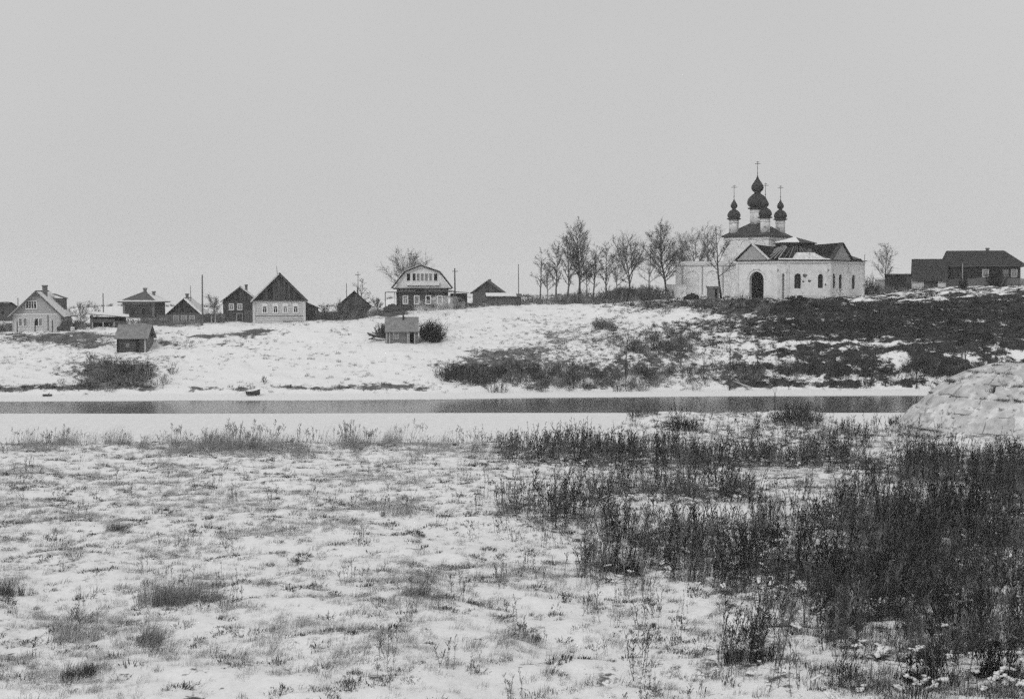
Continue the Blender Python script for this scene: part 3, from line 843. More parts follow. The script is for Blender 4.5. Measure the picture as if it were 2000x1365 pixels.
# ---- shed and small house to its right
p, a = place(897, 596, 231, 0)
r = thing('shed', 'small black-walled shed beside the mansard house and the leaning pole', 'shed', p, a)
MB().box(-1.45, 1.3, 0, 3, -.6, 1.9).build('wall', M['log_dark'], r)
MB().slab([(-1.7, -.3, 2.15), (1.6, -.3, 1.95), (1.6, 3.3, 2.05), (-1.7, 3.3, 2.25)], .1).build('roof', M['roof_mid'], r)
MB().slab([(-1.7, -.3, 2.15), (1.6, -.3, 1.95), (1.6, 3.3, 2.05), (-1.7, 3.3, 2.25)], .06, .104).build('snow_layer', M['snow'], r)
p, a = place(951, 585, 246, -6)
r = thing('house', 'small low house with dark gable behind the snow-topped woodshed', 'house', p, a)
plank_wall(4.9, 6, 1.3).build('wall', M['plank_mid'], r)
gable_tri(4.9, 1.3, 1.8, .02, .14).build('gable', M['plank'], r)
gable_planks(r, 4.9, 1.3, 1.8, M['plank'], .5, .0)
rf = roof_front(r, 4.9, 6, 1.3, 1.8, .45, .4, .1, M['roof_mid'], (-1,), M['snow_thin'])
chimney(rf, .3, 1.5, 2.6, 3.5, .2)
window(r, 0, .7, .6, .6, -.02, M['wood'], M['glass'], 'cross', .1)
p, a = place(985, 601, 235, 3)
r = thing('woodshed', 'long low grey woodshed with a band of snow on its roof', 'shed', p, a)
plank_wall(5.6, 2.4, 1.75).build('wall', M['plank_grey'], r)
MB().slab([(-3.0, -.35, 1.78), (3.0, -.35, 1.78), (3.0, 2.6, 2.2), (-3.0, 2.6, 2.2)], .1).build('roof', M['roof_mid'], r)
MB().slab([(-3.0, -.38, 1.78), (2.0, -.38, 1.78), (2.0, 2.6, 2.2), (-3.0, 2.6, 2.2)], .14, .104).build('snow_layer', M['snow'], r)
for q in range(5):
    MB().box(-2.7 + q * 1.3, -2.58 + q * 1.3, -.12, -.04, -.4, 1.72).build('post', M['wood'], r)

# ---- shed with snowy roof edge between the white house and the log house
p, a = place(207, 649, 216, 0)
r = thing('shed', 'low open-fronted shed with sloping snow-edged roof beside the white house', 'shed', p, a)
b_ = MB().box(-2.3, 3.0, 2.2, 2.35, -.6, 2.3).box(-2.3, -1.9, 0, 2.2, -.6, 2.5).box(1.3, 3.0, 0, 2.2, -.6, 1.7).box(-1.9, 1.3, 0, .12, 1.5, 2.0)
b_.build('wall', M['plank_mid'], r)
for xx in (-1.95, -.4, 1.2): MB().box(xx - .09, xx + .09, -.12, -.01, -.4, 1.55).build('post', M['wood_pale'], r)
MB().box(-1.85, 1.2, .6, 2.1, -.4, .8).build('firewood', M['void'], r)
q = [(-2.6, -.4, 2.75), (3.4, -.4, 2.2), (3.4, 2.7, 2.5), (-2.6, 2.7, 3.05)]
MB().slab(q, .1).build('roof', M['roof_mid'], r)
MB().slab(q, .07, .104).build('snow_layer', M['snow'], r)

# ---- bathhouse on the left slope
p, a = place(258, 691, 198.5, 0)
p.z = ground(p.x, p.y + 1.5) - .2
r = thing('bathhouse', 'small grey-roofed bathhouse standing on the left slope above the thicket', 'bathhouse', p, a - math.radians(16))
log_wall(4.1, 3.6, 1.75, -1.2).build('wall', M['log'], r)
side_gables(r, 4.1, 3.6, 1.75, 1.55, M['plank'])
roof_side(r, 4.1, 3.6, 1.75, 1.55, .35, .4, .09, M['roof_felt'])
MB().box(-2.12, -1.85, -.08, .1, -.6, 1.6).build('corner_board', M['void'], r)
MB().box(.55, .95, -.06, .1, -.6, 1.6).build('corner_board', M['void'], r)
MB().box(1.72, 2.0, -.10, .1, -.9, 1.6).build('corner_board', M['wood_pale'], r)
window(r, -.6, .55, .35, .35, 0, M['wood_pale'], M['glass_pale'], None, .06)
MB().box(2.06, 2.12, .1, 3.5, -1.0, 1.7).build('side_boards', M['plank_grey'], r)

# ---- smoking bathhouse in the middle of the slope
p, a = place(785, 681, 200, 0)
p.z = ground(p.x, p.y + 1.2) - .1
r = thing('bathhouse', 'grey bathhouse with open black doorway on the slope, smoke rising beside it', 'bathhouse', p, a)
b_ = MB().box(-2.3, 1.05, 0, .16, -1, 1.75).box(1.75, 2.3, 0, .16, -1, 1.75).box(1.05, 1.75, 0, .16, 1.62, 1.75)
b_.box(-2.3, -2.14, .16, 3.8, -1, 1.75).box(2.14, 2.3, .16, 3.8, -1, 1.75).box(-2.14, 2.14, 3.64, 3.8, -1, 1.75).box(-2.14, 2.14, .16, 3.64, -1, .02)
b_.build('wall', M['log_grey'], r)
MB().box(-2.2, 2.2, .1, 3.7, 1.76, 1.84).build('unseen_ceiling', M['void'], r)
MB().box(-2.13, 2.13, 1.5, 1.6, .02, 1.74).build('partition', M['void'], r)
side_gables(r, 4.6, 3.8, 1.85, 1.65, M['plank_mid'])
roof_side(r, 4.6, 3.8, 1.85, 1.65, .08, .35, .1, M['roof_felt'])
for xx in (-2.12, -1.72, .8, 1.0, 1.8): MB().box(xx - .08, xx + .08, -.1, -.005, -.5, 1.72).build('post', M['wood_pale'], r)
window(r, -.85, 1.05, .6, .75, 0, M['wood_pale'], M['glass_pale'], 'cross', .1)
MB().tube((.2, 1.5, 3.0), (.2, 1.5, 4.1), .13).build('stove_pipe', M['iron'], r)

# ---- dark buildings on the right
p, a = place(1919, 557, 238, 5)
r = thing('log_house', 'long black-timbered house with broad dark roof at the right edge of the village', 'house', p, a)
log_wall(12.0, 8, 3.4, -1.0, .28).build('wall', M['log_dark'], r)
hw_, rh_ = 3.4, 2.35
zr = hw_ + rh_
rb = MB()
L0, L1, E = -6.45, 6.9, .5
rb.slab([(L0, -E, hw_ - .2), (L1, -E, hw_ - .2), (3.7, 4, zr), (L0 + .9, 4, zr)], .12)
rb.slab([(L0, 8 + E, hw_ - .2), (L1, 8 + E, hw_ - .2), (3.7, 4, zr), (L0 + .9, 4, zr)], .12)
rb.slab([(L1, -E, hw_ - .2), (L1, 8 + E, hw_ - .2), (3.7, 4, zr)], .12)
rb.slab([(L0, -E, hw_ - .2), (L0, 8 + E, hw_ - .2), (L0 + .9, 4, zr)], .12)
rb.box(L0 + .1, L1 - .1, -E + .05, 8 + E - .05, hw_ - .35, hw_ - .22)
rf = rb.build('roof', M['roof_dark'], r)
MB().box(L0, L1, -E - .08, -E - .005, hw_ - .32, hw_ - .12).build('fascia_board', M['plank_mid'], rf)
chimney(rf, 1.1, 4.3, zr - .4, zr + .55, .25)
for xx, gm, fm in ((-5.0, M['glass'], M['plank_mid']), (-4.1, M['glass'], M['plank_mid']), (-1.6, M['glass'], M['plank']), (.45, M['glass_pale'], M['paint']), (3.6, M['glass_pale'], M['plank_grey']), (5.0, M['glass_pale'], M['paint_grey'])):
    window(r, xx, 2.0, .75, 1.05, 0, fm, gm, 'cross', .14)
p, a = place(1816, 567, 236, 3)
r = thing('barn', 'barn with dark steep roof and pale front wall around a dark gate', 'barn', p, a)
b_ = MB().box(-2.75, -.95, 0, 5, -.8, 1.95).box(1.25, 2.75, 0, 5, -.8, 1.95).box(-.95, 1.25, .5, 5, -.8, 1.95)
b_.build('wall', M['paint'], r)
for k in range(5): MB().box(-.93 + k * .435, -.93 + k * .435 + .41, .2, .26, -.5, 1.9).build('gate_board', M['plank_mid'], r)
side_gables(r, 5.5, 5, 1.95, 3.1, M['plank'])
roof_side(r, 5.5, 5, 1.95, 3.1, .1, .4, .12, M['roof_dark'])
p, a = place(1757, 557, 246, 0)
r = thing('shed', 'low flat-roofed dark shed left of the barn', 'shed', p, a)
plank_wall(4.9, 3, 1.75).build('wall', M['log_dark'], r)
MB().box(-2.6, 2.6, -.3, 3.3, 1.78, 1.95).build('roof', M['roof_dark'], r)
MB().box(1.0, 2.2, -.1, -.05, .1, 1.5).build('door', M['plank_mid'], r)
p, a = place(1719, 556, 249, 0)
r = thing('hut', 'tiny pale hut between the church and the flat-roofed shed', 'hut', p, a)
plank_wall(1.7, 2, .85).build('wall', M['paint_grey'], r)
MB().slab([(-1.1, -.3, .9), (1.1, -.3, .9), (1.1, 2.2, 1.1), (-1.1, 2.2, 1.1)], .08).build('roof', M['snow_thin'], r)

# ------------------------------------------------------------------ fences and poles
def fence(px0, px1, Y0, Y1, h, mt, label, gap=.02, bw_=.13, rails=True, post_m=None):
    x0, x1 = (px0 - 1000) * Y0 / F_PX, (px1 - 1000) * Y1 / F_PX
    L = math.hypot(x1 - x0, Y1 - Y0); nb = max(4, int(L / (bw_ + gap)))
    r = thing('fence', label, 'fence', (x0, Y0, ground(x0, Y0)))
    pl = MB(); ux, uy = (x1 - x0) / L, (Y1 - Y0) / L
    for k in range(nb):
        t = k * L / nb
        X_, Y_ = x0 + ux * t, Y0 + uy * t
        z = ground(X_, Y_) - r.location.z
        hh = h * random.uniform(.92, 1.05)
        a_ = Vector((ux * t, uy * t, z - .3)); c_ = Vector((ux * (t + bw_), uy * (t + bw_), z - .3)); o_ = Vector((uy * .03, -ux * .03, 0)); u_ = Vector((0, 0, hh + .3))
        pl.hexa([a_, c_, c_ + o_, a_ + o_], [a_ + u_, c_ + u_, c_ + o_ + u_, a_ + o_ + u_])
    pl.build('planking', mt, r)
    for k in range(int(L / 2.4) + 1):
        t = min(k * 2.4, L)
        z = ground(x0 + ux * t, Y0 + uy * t) - r.location.z
        MB().box(ux * t - .06, ux * t + .06, uy * t + .05, uy * t + .17, z - .3, z + h * 1.08).build('post', post_m or M['wood'], r)
    return r

fence(308, 334, 213, 213, 1.75, M['plank_mid'], 'dark plank fence joining the small dark gabled house on its left')
fence(331, 394, 211.5, 211, 1.0, M['plank_grey'], 'grey picket fence in front of the small dark gabled house', .05, .1)
fence(397, 440, 214, 215, 1.5, M['plank_mid'], 'plank fence between the utility pole and the narrow dark house', .03, .12, True, M['wood_pale'])
fence(622, 660, 219, 221, 1.3, M['plank_mid'], 'low dark fence right of the lean-to shed')
fence(660, 722, 222, 222, 1.0, M['plank_grey'], 'pale picket fence before the house among bare trees', .1, .09)
fence(1848, 1876, 235, 235, 1.35, M['plank_mid'], 'dark fence between the barn and the round bush', .02)
fence(1890, 2010, 234.5, 234, 1.3, M['plank_grey'], 'grey fence in front of the long black-timbered house', .03)
fence(275, 312, 218, 216, 1.3, M['plank_mid'], 'broken low fence below the dark log house', .06)

def wire_fence(pts, h, label):
    P = [Vector(((q - 1000) * Y / F_PX, Y, 0)) for q, Y in pts]
    for v in P: v.z = ground(v.x, v.y)
    r = thing('wire_fence', label, 'fence', P[0])
    for v in P:
        d = v - P[0]
        MB().tube(d + Vector((0, 0, -.3)), d + Vector((.03, 0, h * random.uniform(.9, 1.1))), .085, .07, 6).build('post', M['plank'], r)
    for hh in (.45, .85):
        wb = MB()
        for a_, c_ in zip(P, P[1:]): wb.tube(a_ - P[0] + Vector((0, 0, h * hh)), c_ - P[0] + Vector((0, 0, h * hh)), .012, .012, 3)
        wb.build('wire', M['iron'], r)
wire_fence([(33, 209.5), (68, 209.6), (102, 209.8)], 1.7, 'three dark posts with wire in front of the white house')

def pole(px, pyt, pyb, Y, label, arm=True, r0=.13, strut=False, mt='wood', z=None):
    p = at(px, pyb, Y); gz = ground(p.x, Y); H = (pyb - pyt) / ppm(Y) + (p.z - gz)
    r = thing('utility_pole', label, 'pole', (p.x, Y, gz))
    MB().tube((0, 0, -.5), (random.uniform(-.06, .06), 0, H), r0, r0 * .65, 8).build('shaft', M[mt], r)
    if arm:
        MB().box(-.45, .45, -.06, .04, H - .55, H - .45).build('crossarm', M[mt], r)
        for xx in (-.38, 0.02, .38): MB().tube((xx, -.01, H - .45), (xx, -.01, H - .28), .05, .04, 6).build('insulator', M['white'], r)
    if strut: MB().tube((-.95, .0, -.4), (-.05, 0, H * .45), .1, .09, 6).build('strut', M[mt], r)
    return r
pole(395.5, 537, 637, 211, 'tallest bare utility pole, beside the plank fence in the left village', False, .14, mt='wood')
pole(202, 573, 617, 245, 'thin utility pole behind the low open-fronted shed', False, .12)
pole(889, 524, 603, 224, 'dark braced utility pole right of the mansard house', True, .14, True, 'plank')
pole(1013, 516, 574, 262, 'thin distant utility pole beside the snow-topped woodshed', False, .1)
pole(677, 553, 600, 236, 'thin pole left of the house among bare trees', False, .08)
pole(1880, 514, 552, 232, 'pale pole in front of the long black-timbered house', False, .09, mt='wood_pale')
pole(699, 531, 585, 244, 'thin pole with crossarm behind the house among bare trees', True, .08)
pole(413, 617, 636, 212.5, 'short pale post left of a matching post by the plank fence', False, .1, mt='wood_pale')
pole(420.5, 615, 636, 212.5, 'short pale post right of a matching post by the plank fence', False, .1, mt='wood_pale')
pole(1688, 497, 575, 236, 'thin pole at the right corner of the church', False, .07)
# ------------------------------------------------------------------ THE CHURCH
ch = thing('church', 'ruined white church with dark onion domes on drums and a broken roof', 'church', at(1556, 580, 236))
CO = Vector(ch.location)
CZ = 18.1                                                     # cornice height
def cpt(px, Y, z): 
    return Vector(((px - 1000) * Y / F_PX - CO.x, Y - CO.y, z - CO.z))
VX = {'A': (1437, 229), 'B': (1524, 224), 'C': (1622, 224.5), 'D': (1687, 233), 'E': (1672, 245), 'G': (1449, 245)}
gz0 = 11.6

def wall_face(a, c, z0, z1, opens, th=.75, name='wall', mt=None):
    """masonry wall between two plan points with arched openings (x from a, width, sill z, spring z)"""
    A_, C_ = Vector((a.x, a.y, 0)), Vector((c.x, c.y, 0))
    L = (C_ - A_).length; ang = math.atan2(C_.y - A_.y, C_.x - A_.x)
    b_ = MB(); x = 0.0
    for xc, ww, zs, zp in sorted(opens):
        b_.box(x, xc - ww / 2, 0, th, z0, z1)
        if zs > z0 + .01: b_.box(xc - ww / 2, xc + ww / 2, 0, th, z0, zs)
        nn = 8; R = ww / 2
        arc = [(xc - R * math.cos(PI * i / nn), zp + R * math.sin(PI * i / nn)) for i in range(nn + 1)]
        for (xa, za), (xb, zb) in zip(arc, arc[1:]):
            b_.hexa([(xa, 0, za), (xb, 0, zb), (xb, th, zb), (xa, th, za)], [(xa, 0, z1), (xb, 0, z1), (xb, th, z1), (xa, th, z1)])
        x = xc + ww / 2
    b_.box(x, L, 0, th, z0, z1)
    o = b_.build(name, mt or M['plaster'], ch, (A_.x, A_.y, 0), ang)
    return o, L

def arch_window(parent, xc, ww, zs, zp, y=.42, gm=None):
    nn = 8; R = ww / 2
    arc = [(xc - R * math.cos(PI * i / nn), zp + R * math.sin(PI * i / nn)) for i in range(nn + 1)]
    out = [(xc - R, zs)] + arc + [(xc + R, zs)]
    fr = MB().box(xc - .05, xc + .05, y - .06, y - .01, zs, zp + R * .98).box(xc - R, xc + R, y - .062, y - .012, zp - .05, zp + .05).box(xc - R, xc + R, y - .058, y - .014, (zs + zp) / 2 - .04, (zs + zp) / 2 + .04)
    o = fr.build('window', M['plank'], ch, parent.location, parent.rotation_euler[2])
    MB().prism(out[::-1], y, y + .05).build('pane', gm or M['glass'], o)
    return o

ca, cb, cc, cdp, ce, cg_ = [cpt(*VX[k], CZ) for k in 'ABCDEG']
z0, z1 = gz0 - CO.z, CZ - CO.z
gf = at(0, 583, 226).z - CO.z                                  # floor level by the door
k_ = 1 / ppm(226)
F1, L1 = wall_face(ca, cb, z0, z1, [((1477.5 - 1437) / 87 * (cb - ca).length, 2.55, gf - .95, gf + 3.0)])
F2, L2 = wall_face(cb, cc, z0, z1, [(.42, .48, gf - .2, gf + 3.7), (2.75, 1.1, gf + 1.6, gf + 3.4), (6.4, .85, gf + 1.65, gf + 3.45)])
F3, L3 = wall_face(cc, cdp, z0, z1, [(1.0, 1.05, gf + 1.6, gf + 3.4), (3.2, 1.05, gf + 1.55, gf + 3.35), (7.6, 1.15, gf + 1.5, gf + 3.2)], mt=M['plaster'])
F4, L4 = wall_face(cdp, ce, z0, z1, [])
F5, L5 = wall_face(ce, cg_, z0, z1, [])
F6, L6 = wall_face(cg_, ca, z0, z1, [])
arch_window(F2, 2.75, 1.1, gf + 1.6, gf + 3.4); arch_window(F2, 6.4, .85, gf + 1.65, gf + 3.45)
for xx, ww, zs, zp in ((1.0, 1.05, gf + 1.6, gf + 3.4), (3.2, 1.05, gf + 1.55, gf + 3.35), (7.6, 1.15, gf + 1.5, gf + 3.2)): arch_window(F3, xx, ww, zs, zp, .16)
dx = (1477.5 - 1437) / 87 * L1
ab = MB()
for i in range(12):
    t0, t1 = PI * i / 12, PI * (i + 1) / 12
    q0 = lambda t, R: (dx - R * math.cos(t), gf + 2.95 + R * 1.05 * math.sin(t))
    (xa, za), (xb, zb), (xc_, zc_), (xd, zd) = q0(t0, 1.55), q0(t1, 1.55), q0(t1, 1.75), q0(t0, 1.75)
    ab.hexa([(xa, -.08, za), (xb, -.08, zb), (xb, .02, zb), (xa, .02, za)], [(xd, -.08, zd), (xc_, -.08, zc_), (xc_, .02, zc_), (xd, .02, zd)])
ab.build('archivolt', M['plaster_old'], F1)
for Fc, xx in ((F1, .25), (F1, L1 - .3), (F2, 1.1), (F2, L2 - .3), (F3, 5.9), (F3, L3 - .3), (F3, .25)):
    MB().box(xx - .25, xx + .25, -.12, -.003, gf - .6, z1 - .35).build('pilaster', M['plaster_old'], Fc)
for Fc, L in ((F1, L1), (F2, L2), (F3, L3)):
    MB().box(-.12, L + .12, -.22, -.002, z1 - .34, z1 - .16).build('moulding', M['plaster'], Fc)
    MB().box(-.2, L + .2, -.38, .1, z1 + .004, z1 + .14).build('cornice', M['iron'], Fc)
    gaps = {F1.name: (dx - 1.3, dx + 1.3), F2.name: (.16, .68)}.get(Fc.name)
    for xa, xb in ((0, L),) if not gaps else ((0, gaps[0]), (gaps[1], L)):
        MB().box(xa, xb, -.07, -.002, gf - .7, gf + .55).build('plinth', M['plaster_old'], Fc)
# sills, fallen plaster showing brick
for xx, zz, ww, hh in ((3.9, gf + 3.6, .9, .8), (4.6, gf + 2.8, .7, .5), (1.2, gf + 1.6, .5, 1.0), (3.6, gf + 2.7, .5, .4), (7.2, gf + 2.2, .35, .5)):
    pts = []
    for i in range(9):
        t = 2 * PI * i / 9; rr = random.uniform(.6, 1)
        pts.append((xx + ww / 2 * rr * math.cos(t), zz + hh / 2 * rr * math.sin(t)))
    MB().prism(pts[::-1], -.012, .01).build('bared_brick', M['brick'], F2)
# ceiling, roof frustum, rafters
cen = Vector((0, 1.5, 0))
base = [Vector((v.x, v.y, 0)) for v in (ca, cb, cc, cdp, ce, cg_)]
ring = lambda k, z: [Vector((cen.x + (v.x - cen.x) * k, cen.y + (v.y - cen.y) * k, z)) for v in base]
MB().hexa(ring(.93, z1 - .5), ring(.93, z1 - .25)).build('unseen_ceiling', M['void'], ch)  # closed slab added out of view to darken the interior
zl = at(0, 484, 236).z - CO.z
rlo, rhi = ring(.97, z1 + .16), ring(.36, zl + .1)
rb = MB()
for i in range(6):
    j = (i + 1) % 6
    rb.slab([rlo[i], rlo[j], rhi[j], rhi[i]], .10)
rf = rb.build('roof', M['void'], ch)
def rafters(i, nraf, t0=0.0, t1=1.0):
    j = (i + 1) % 6
    for k in range(nraf):
        t = t0 + (t1 - t0) * (k + .5 + random.uniform(-.15, .15)) / nraf
        a_, c_ = rlo[i].lerp(rlo[j], t), rhi[i].lerp(rhi[j], t * .8 + .1)
        nrm = (rlo[j] - rlo[i]).cross(rhi[i] - rlo[i]).normalized()
        if nrm.z < 0: nrm = -nrm
        l1 = random.uniform(.75, 1.0)
        c2 = a_.lerp(c_, l1)
        u = (rlo[j] - rlo[i]).normalized() * .06
        MB().hexa([a_ + nrm * .13 - u, a_ + nrm * .13 + u, c2 + nrm * .13 + u, c2 + nrm * .13 - u], [a_ + nrm * .27 - u, a_ + nrm * .27 + u, c2 + nrm * .27 + u, c2 + nrm * .27 - u]).build('rafter', M['wood_pale' if i == 0 else 'plank_grey'], rf)
rafters(0, 6, .45, 1); rafters(1, 10); rafters(2, 12)
# gable roofs over two wings, with pediments
def ped(Fc, xc, half, rise, back, depth_m='iron', snow_side=None):
    zb = z1 + .15
    MB().prism([(xc - half, zb), (xc + half, zb), (xc, zb + rise)], -.1, .25).build('pediment', M['pediment'], Fc)
    for s in (-1, 1):
        a_ = Vector((xc + s * (half + .25), -.38, zb - .02)); c_ = Vector((xc, -.38, zb + rise + .12))
        q = [a_, c_, c_ + Vector((0, .7, 0)), a_ + Vector((0, .7, 0))]
        MB().slab(q, .14).build('raking_cornice', M['snow_thin'] if s == snow_side else M['iron'], Fc)
        q2 = [a_ + Vector((0, .72, 0)), c_ + Vector((0, .72, 0)), Vector((xc, back, zb + rise - .25)), Vector((xc + s * half, back * .55, zb - .02))]
        MB().slab(q2, .08).build('wing_roof', M['void'], Fc)
ped(F1, 2.95, 2.7, 2.35, 8.5, snow_side=1)
ped(F3, 3.3, 3.2, 2.55, 7.0)
# lantern over the crossing with a low snowy roof
lz0, lz1 = zl - .5, at(0, 474.5, 236).z - CO.z
LR = 3.3
MB().lathe([(LR, lz0), (LR, lz1)], 8, cen.x - .0, cen.y).build('lantern', M['void'], ch, label='low eight-sided dark lantern drum')
MB().lathe([(LR + .35, lz1 - .12), (LR + .35, lz1 + .02)], 8, cen.x, cen.y).build('lantern_eave', M['iron'], ch)
lr = MB().lathe([(LR + .3, lz1 + .03), (.15, at(0, 463, 236).z - CO.z)], 8, cen.x, cen.y).build('lantern_roof', M['iron'], ch)
sn = MB()
for i in (3, 4, 5):
    t0, t1 = 2 * PI * i / 8, 2 * PI * (i + 1) / 8
    ap = at(0, 463, 236).z - CO.z
    pts = [(cen.x + (LR + .3) * math.cos(t), cen.y + (LR + .3) * math.sin(t), lz1 + .03) for t in (t0, t1)] + [(cen.x + .15 * math.cos(t), cen.y + .15 * math.sin(t), ap) for t in (t1, t0)]
    sn.slab(pts, .06, .01)
sn.build('snow_layer', M['snow'], lr)
# fallen snow-covered dormer on the near roof slope
yy = -.1
dm = MB().hexa([(1.75, -.2, z1 + .16), (7.4, -.2, z1 + .16), (6.9, 2.2, z1 + .4), (2.3, 2.2, z1 + .4)], [(3.0, 1.2, z1 + 1.3), (5.6, 1.2, z1 + 1.3), (5.4, 2.6, z1 + 1.35), (3.2, 2.6, z1 + 1.35)])
dm.build('dormer', M['snow_thin'], F2, label='low snow-covered dormer on the broken roof')
MB().box(5.0, 5.5, 2.0, 2.4, z1 + 1.0, z1 + 1.9).build('chimney', M['brick'], F2)
MB().slab([(-.35, -.3, z1 + .15), (L2, -.3, z1 + .15), (L2, .35, z1 + .3), (-.35, .35, z1 + .3)], .06, .01).build('snow_layer', M['snow'], F2)

# the tall domed cube behind
TY = 248.0
tc_ = cpt(1477.5, TY, 0)
th = math.radians(9)
zeave, zroof = at(0, 463, TY).z - CO.z, at(0, 437, TY).z - CO.z
D4 = {'L': (-math.cos(th), -math.sin(th)), 'F': (math.sin(th), -math.cos(th)), 'R': (math.cos(th), math.sin(th)), 'B': (-math.sin(th), math.cos(th))}
order = 'LFRB'
sq = lambda r_, z: [Vector((tc_.x + D4[k][0] * r_, tc_.y + D4[k][1] * r_, z)) for k in order]
MB().hexa(sq(6.0, z0), sq(6.0, zeave)).build('tower_wall', M['plaster'], ch)
MB().hexa(sq(6.2, zeave - .55), sq(6.2, zeave - .3)).build('moulding', M['plaster_old'], ch)
eb, et = sq(6.45, zeave + .002), sq(1.2, zroof)
rb = MB().hexa(sq(6.45, zeave - .12), sq(6.45, zeave))
for i in range(4): rb.slab([eb[i], eb[(i + 1) % 4], et[(i + 1) % 4], et[i]], .1)
rb.build('tower_roof', M['iron'], ch)
for fi in range(4):                                            # blind zakomara arches under the eaves
    a_, c_ = sq(6.0, 0)[fi], sq(6.0, 0)[(fi + 1) % 4]
    u = (c_ - a_).normalized(); nrm = Vector((u.y, -u.x, 0)); L = (c_ - a_).length
    for q in (.2, .5, .8):
        m_ = a_ + u * L * q; zb = zeave - 1.75
        ar = MB()
        for i in range(8):
            t0, t1 = PI * i / 8, PI * (i + 1) / 8
            f_ = lambda t, R: m_ + u * (-R * math.cos(t)) + Vector((0, 0, zb + R * math.sin(t)))
            b4 = [f_(t0, 1.05), f_(t1, 1.05), f_(t1, 1.2), f_(t0, 1.2)]
            ar.hexa([v + nrm * -.02 for v in b4], [v + nrm * .08 for v in b4])
        ar.build('zakomara', M['plaster_old'], ch)
def cross(b_, x, y, z, h, wd):
    b_.tube((x, y, z), (x, y, z + h), .05, .035, 6)
    b_.box(x - wd / 2, x + wd / 2, y - .035, y + .035, z + h * .80, z + h * .80 + .08)
    b_.box(x - wd / 4, x + wd / 4, y - .034, y + .034, z + h * .92, z + h * .92 + .06)
    return b_
def onion(parent, x, y, z, R, H):
    """bulb: radius R, height H, drawn up to a point"""
    prof = [(.62, 0), (.86, .07), (.98, .17), (1.0, .26), (.93, .36), (.78, .46), (.58, .56), (.40, .65), (.26, .74), (.15, .84), (.07, .93), (.03, 1.0)]
    return MB().lathe([(r_ * R, z + q * H) for r_, q in prof], 20, x, y).build('dome', M['dome'], parent, smooth=True)
def bulb(parent, x, y, z, R, H, rn):
    prof = [(.66, 0), (.88, .10), (.99, .25), (1.0, .38), (.93, .55), (.80, .70), (.62, .84), (rn / R, 1.0)]
    return MB().lathe([(r_ * R, z + q * H) for r_, q in prof], 20, x, y).build('dome', M['dome'], parent, smooth=True)
def cupola(x, y, Yw, rd, zb, zt, Rb, yb0, yb1, Ru, yu0, yu1, yc):
    zz = lambda q: at(0, q, TY).z - CO.z
    dr = MB().lathe([(rd, zb), (rd, zt)], 16, x, y).build('drum', M['plaster_old'], ch, smooth=True)
    MB().lathe([(rd + .08, zt - .55), (rd + .08, zt - .4)], 16, x, y).build('moulding', M['plaster'], dr, smooth=True)
    MB().lathe([(rd + .05, zt - .02), (rd + .40, zt + .10), (rd + .42, zt + .2), (rd * .8, zt + .42)], 16, x, y).build('skirt', M['dome'], dr, smooth=True)
    za, zb2 = zz(yb0), zz(yb1)
    bulb(dr, x, y, za, Rb, zb2 - za, Ru * .52)
    zc, zd = zz(yu0), zz(yu1)
    MB().lathe([(Ru * .55, zb2 - .05), (Ru * .5, (zb2 + zc) / 2), (Ru * .68, zc + .02)], 14, x, y).build('neck', M['dome'], dr, smooth=True)
    onion(dr, x, y, zc, Ru, zd - zc)
    ct = cross(MB(), x, y, zd - .1, zz(yc) - zd + .1, 1.0)
    ct.lathe([(.02, zd + .15), (.13, zd + .25), (.02, zd + .37)], 8, x, y).build('cross', M['iron'], dr)
cupola(tc_.x, tc_.y, TY, 1.26, zroof - .6, at(0, 409, TY).z - CO.z, 1.78, 405, 378, 1.08, 374.5, 341, 315)
for k in 'LFR':
    x, y = tc_.x + D4[k][0] * 4.2, tc_.y + D4[k][1] * 4.2
    rd = .84
    off = {'L': 0, 'F': -1.0, 'R': 0, 'B': 2}[k]
    zb = zeave + .3
    cupola(x, y, TY, rd, zb, at(0, 430 + off, TY).z - CO.z, 1.15, 427.5 + off, 409.5 + off, .60, 407.5 + off, 387 + off, 362 + off)

# ruined wing with blind arches on the left
wy = 239.0
wa, wb_ = cpt(1319, wy + 1.5, 0), cpt(1439, wy - 3, 0)
zt = at(0, 519, wy).z - CO.z
Ww, Lw = wall_face(wa, wb_, z0, zt, [], .9, 'wing_wall', M['plaster'])
MB().box(-.15, Lw, -.22, .5, zt + .003, zt + .16).build('cornice', M['plaster_old'], Ww)
MB().slab([(-.1, -.2, zt + .17), (Lw, -.2, zt + .17), (Lw, 5, zt + .75), (-.1, 5, zt + .75)], .1).build('wing_roof', M['roof_snowy'], Ww)
MB().box(0, .8, .9, 7, z0, zt - .02).build('wing_end', M['plaster'], Ww)
for px_ in (1352, 1392):
    xc_ = (px_ - 1319) / 120 * Lw
    ar = MB()
    for i in range(12):
        t0, t1 = PI * i / 12, PI * (i + 1) / 12
        f_ = lambda t, R: (xc_ - R * math.cos(t), zt - 1.85 + R * math.sin(t))
        q = [f_(t0, .95), f_(t1, .95), f_(t1, 1.13), f_(t0, 1.13)]
        ar.hexa([(x, -.1, z) for x, z in q], [(x, .02, z) for x, z in q])
    ar.box(xc_ - 1.13, xc_ - .95, -.1, .02, zt - 4.8, zt - 1.85).box(xc_ + .95, xc_ + 1.13, -.1, .02, zt - 4.8, zt - 1.85)
    ar.build('blind_arch', M['plaster_old'], Ww)
for px_ in (1333, 1372, 1412): 
    xc_ = (px_ - 1319) / 120 * Lw
    MB().box(xc_ - .1, xc_ + .1, -.16, .02, zt - 4.8, zt - .1).build('pilaster', M['pediment'], Ww)

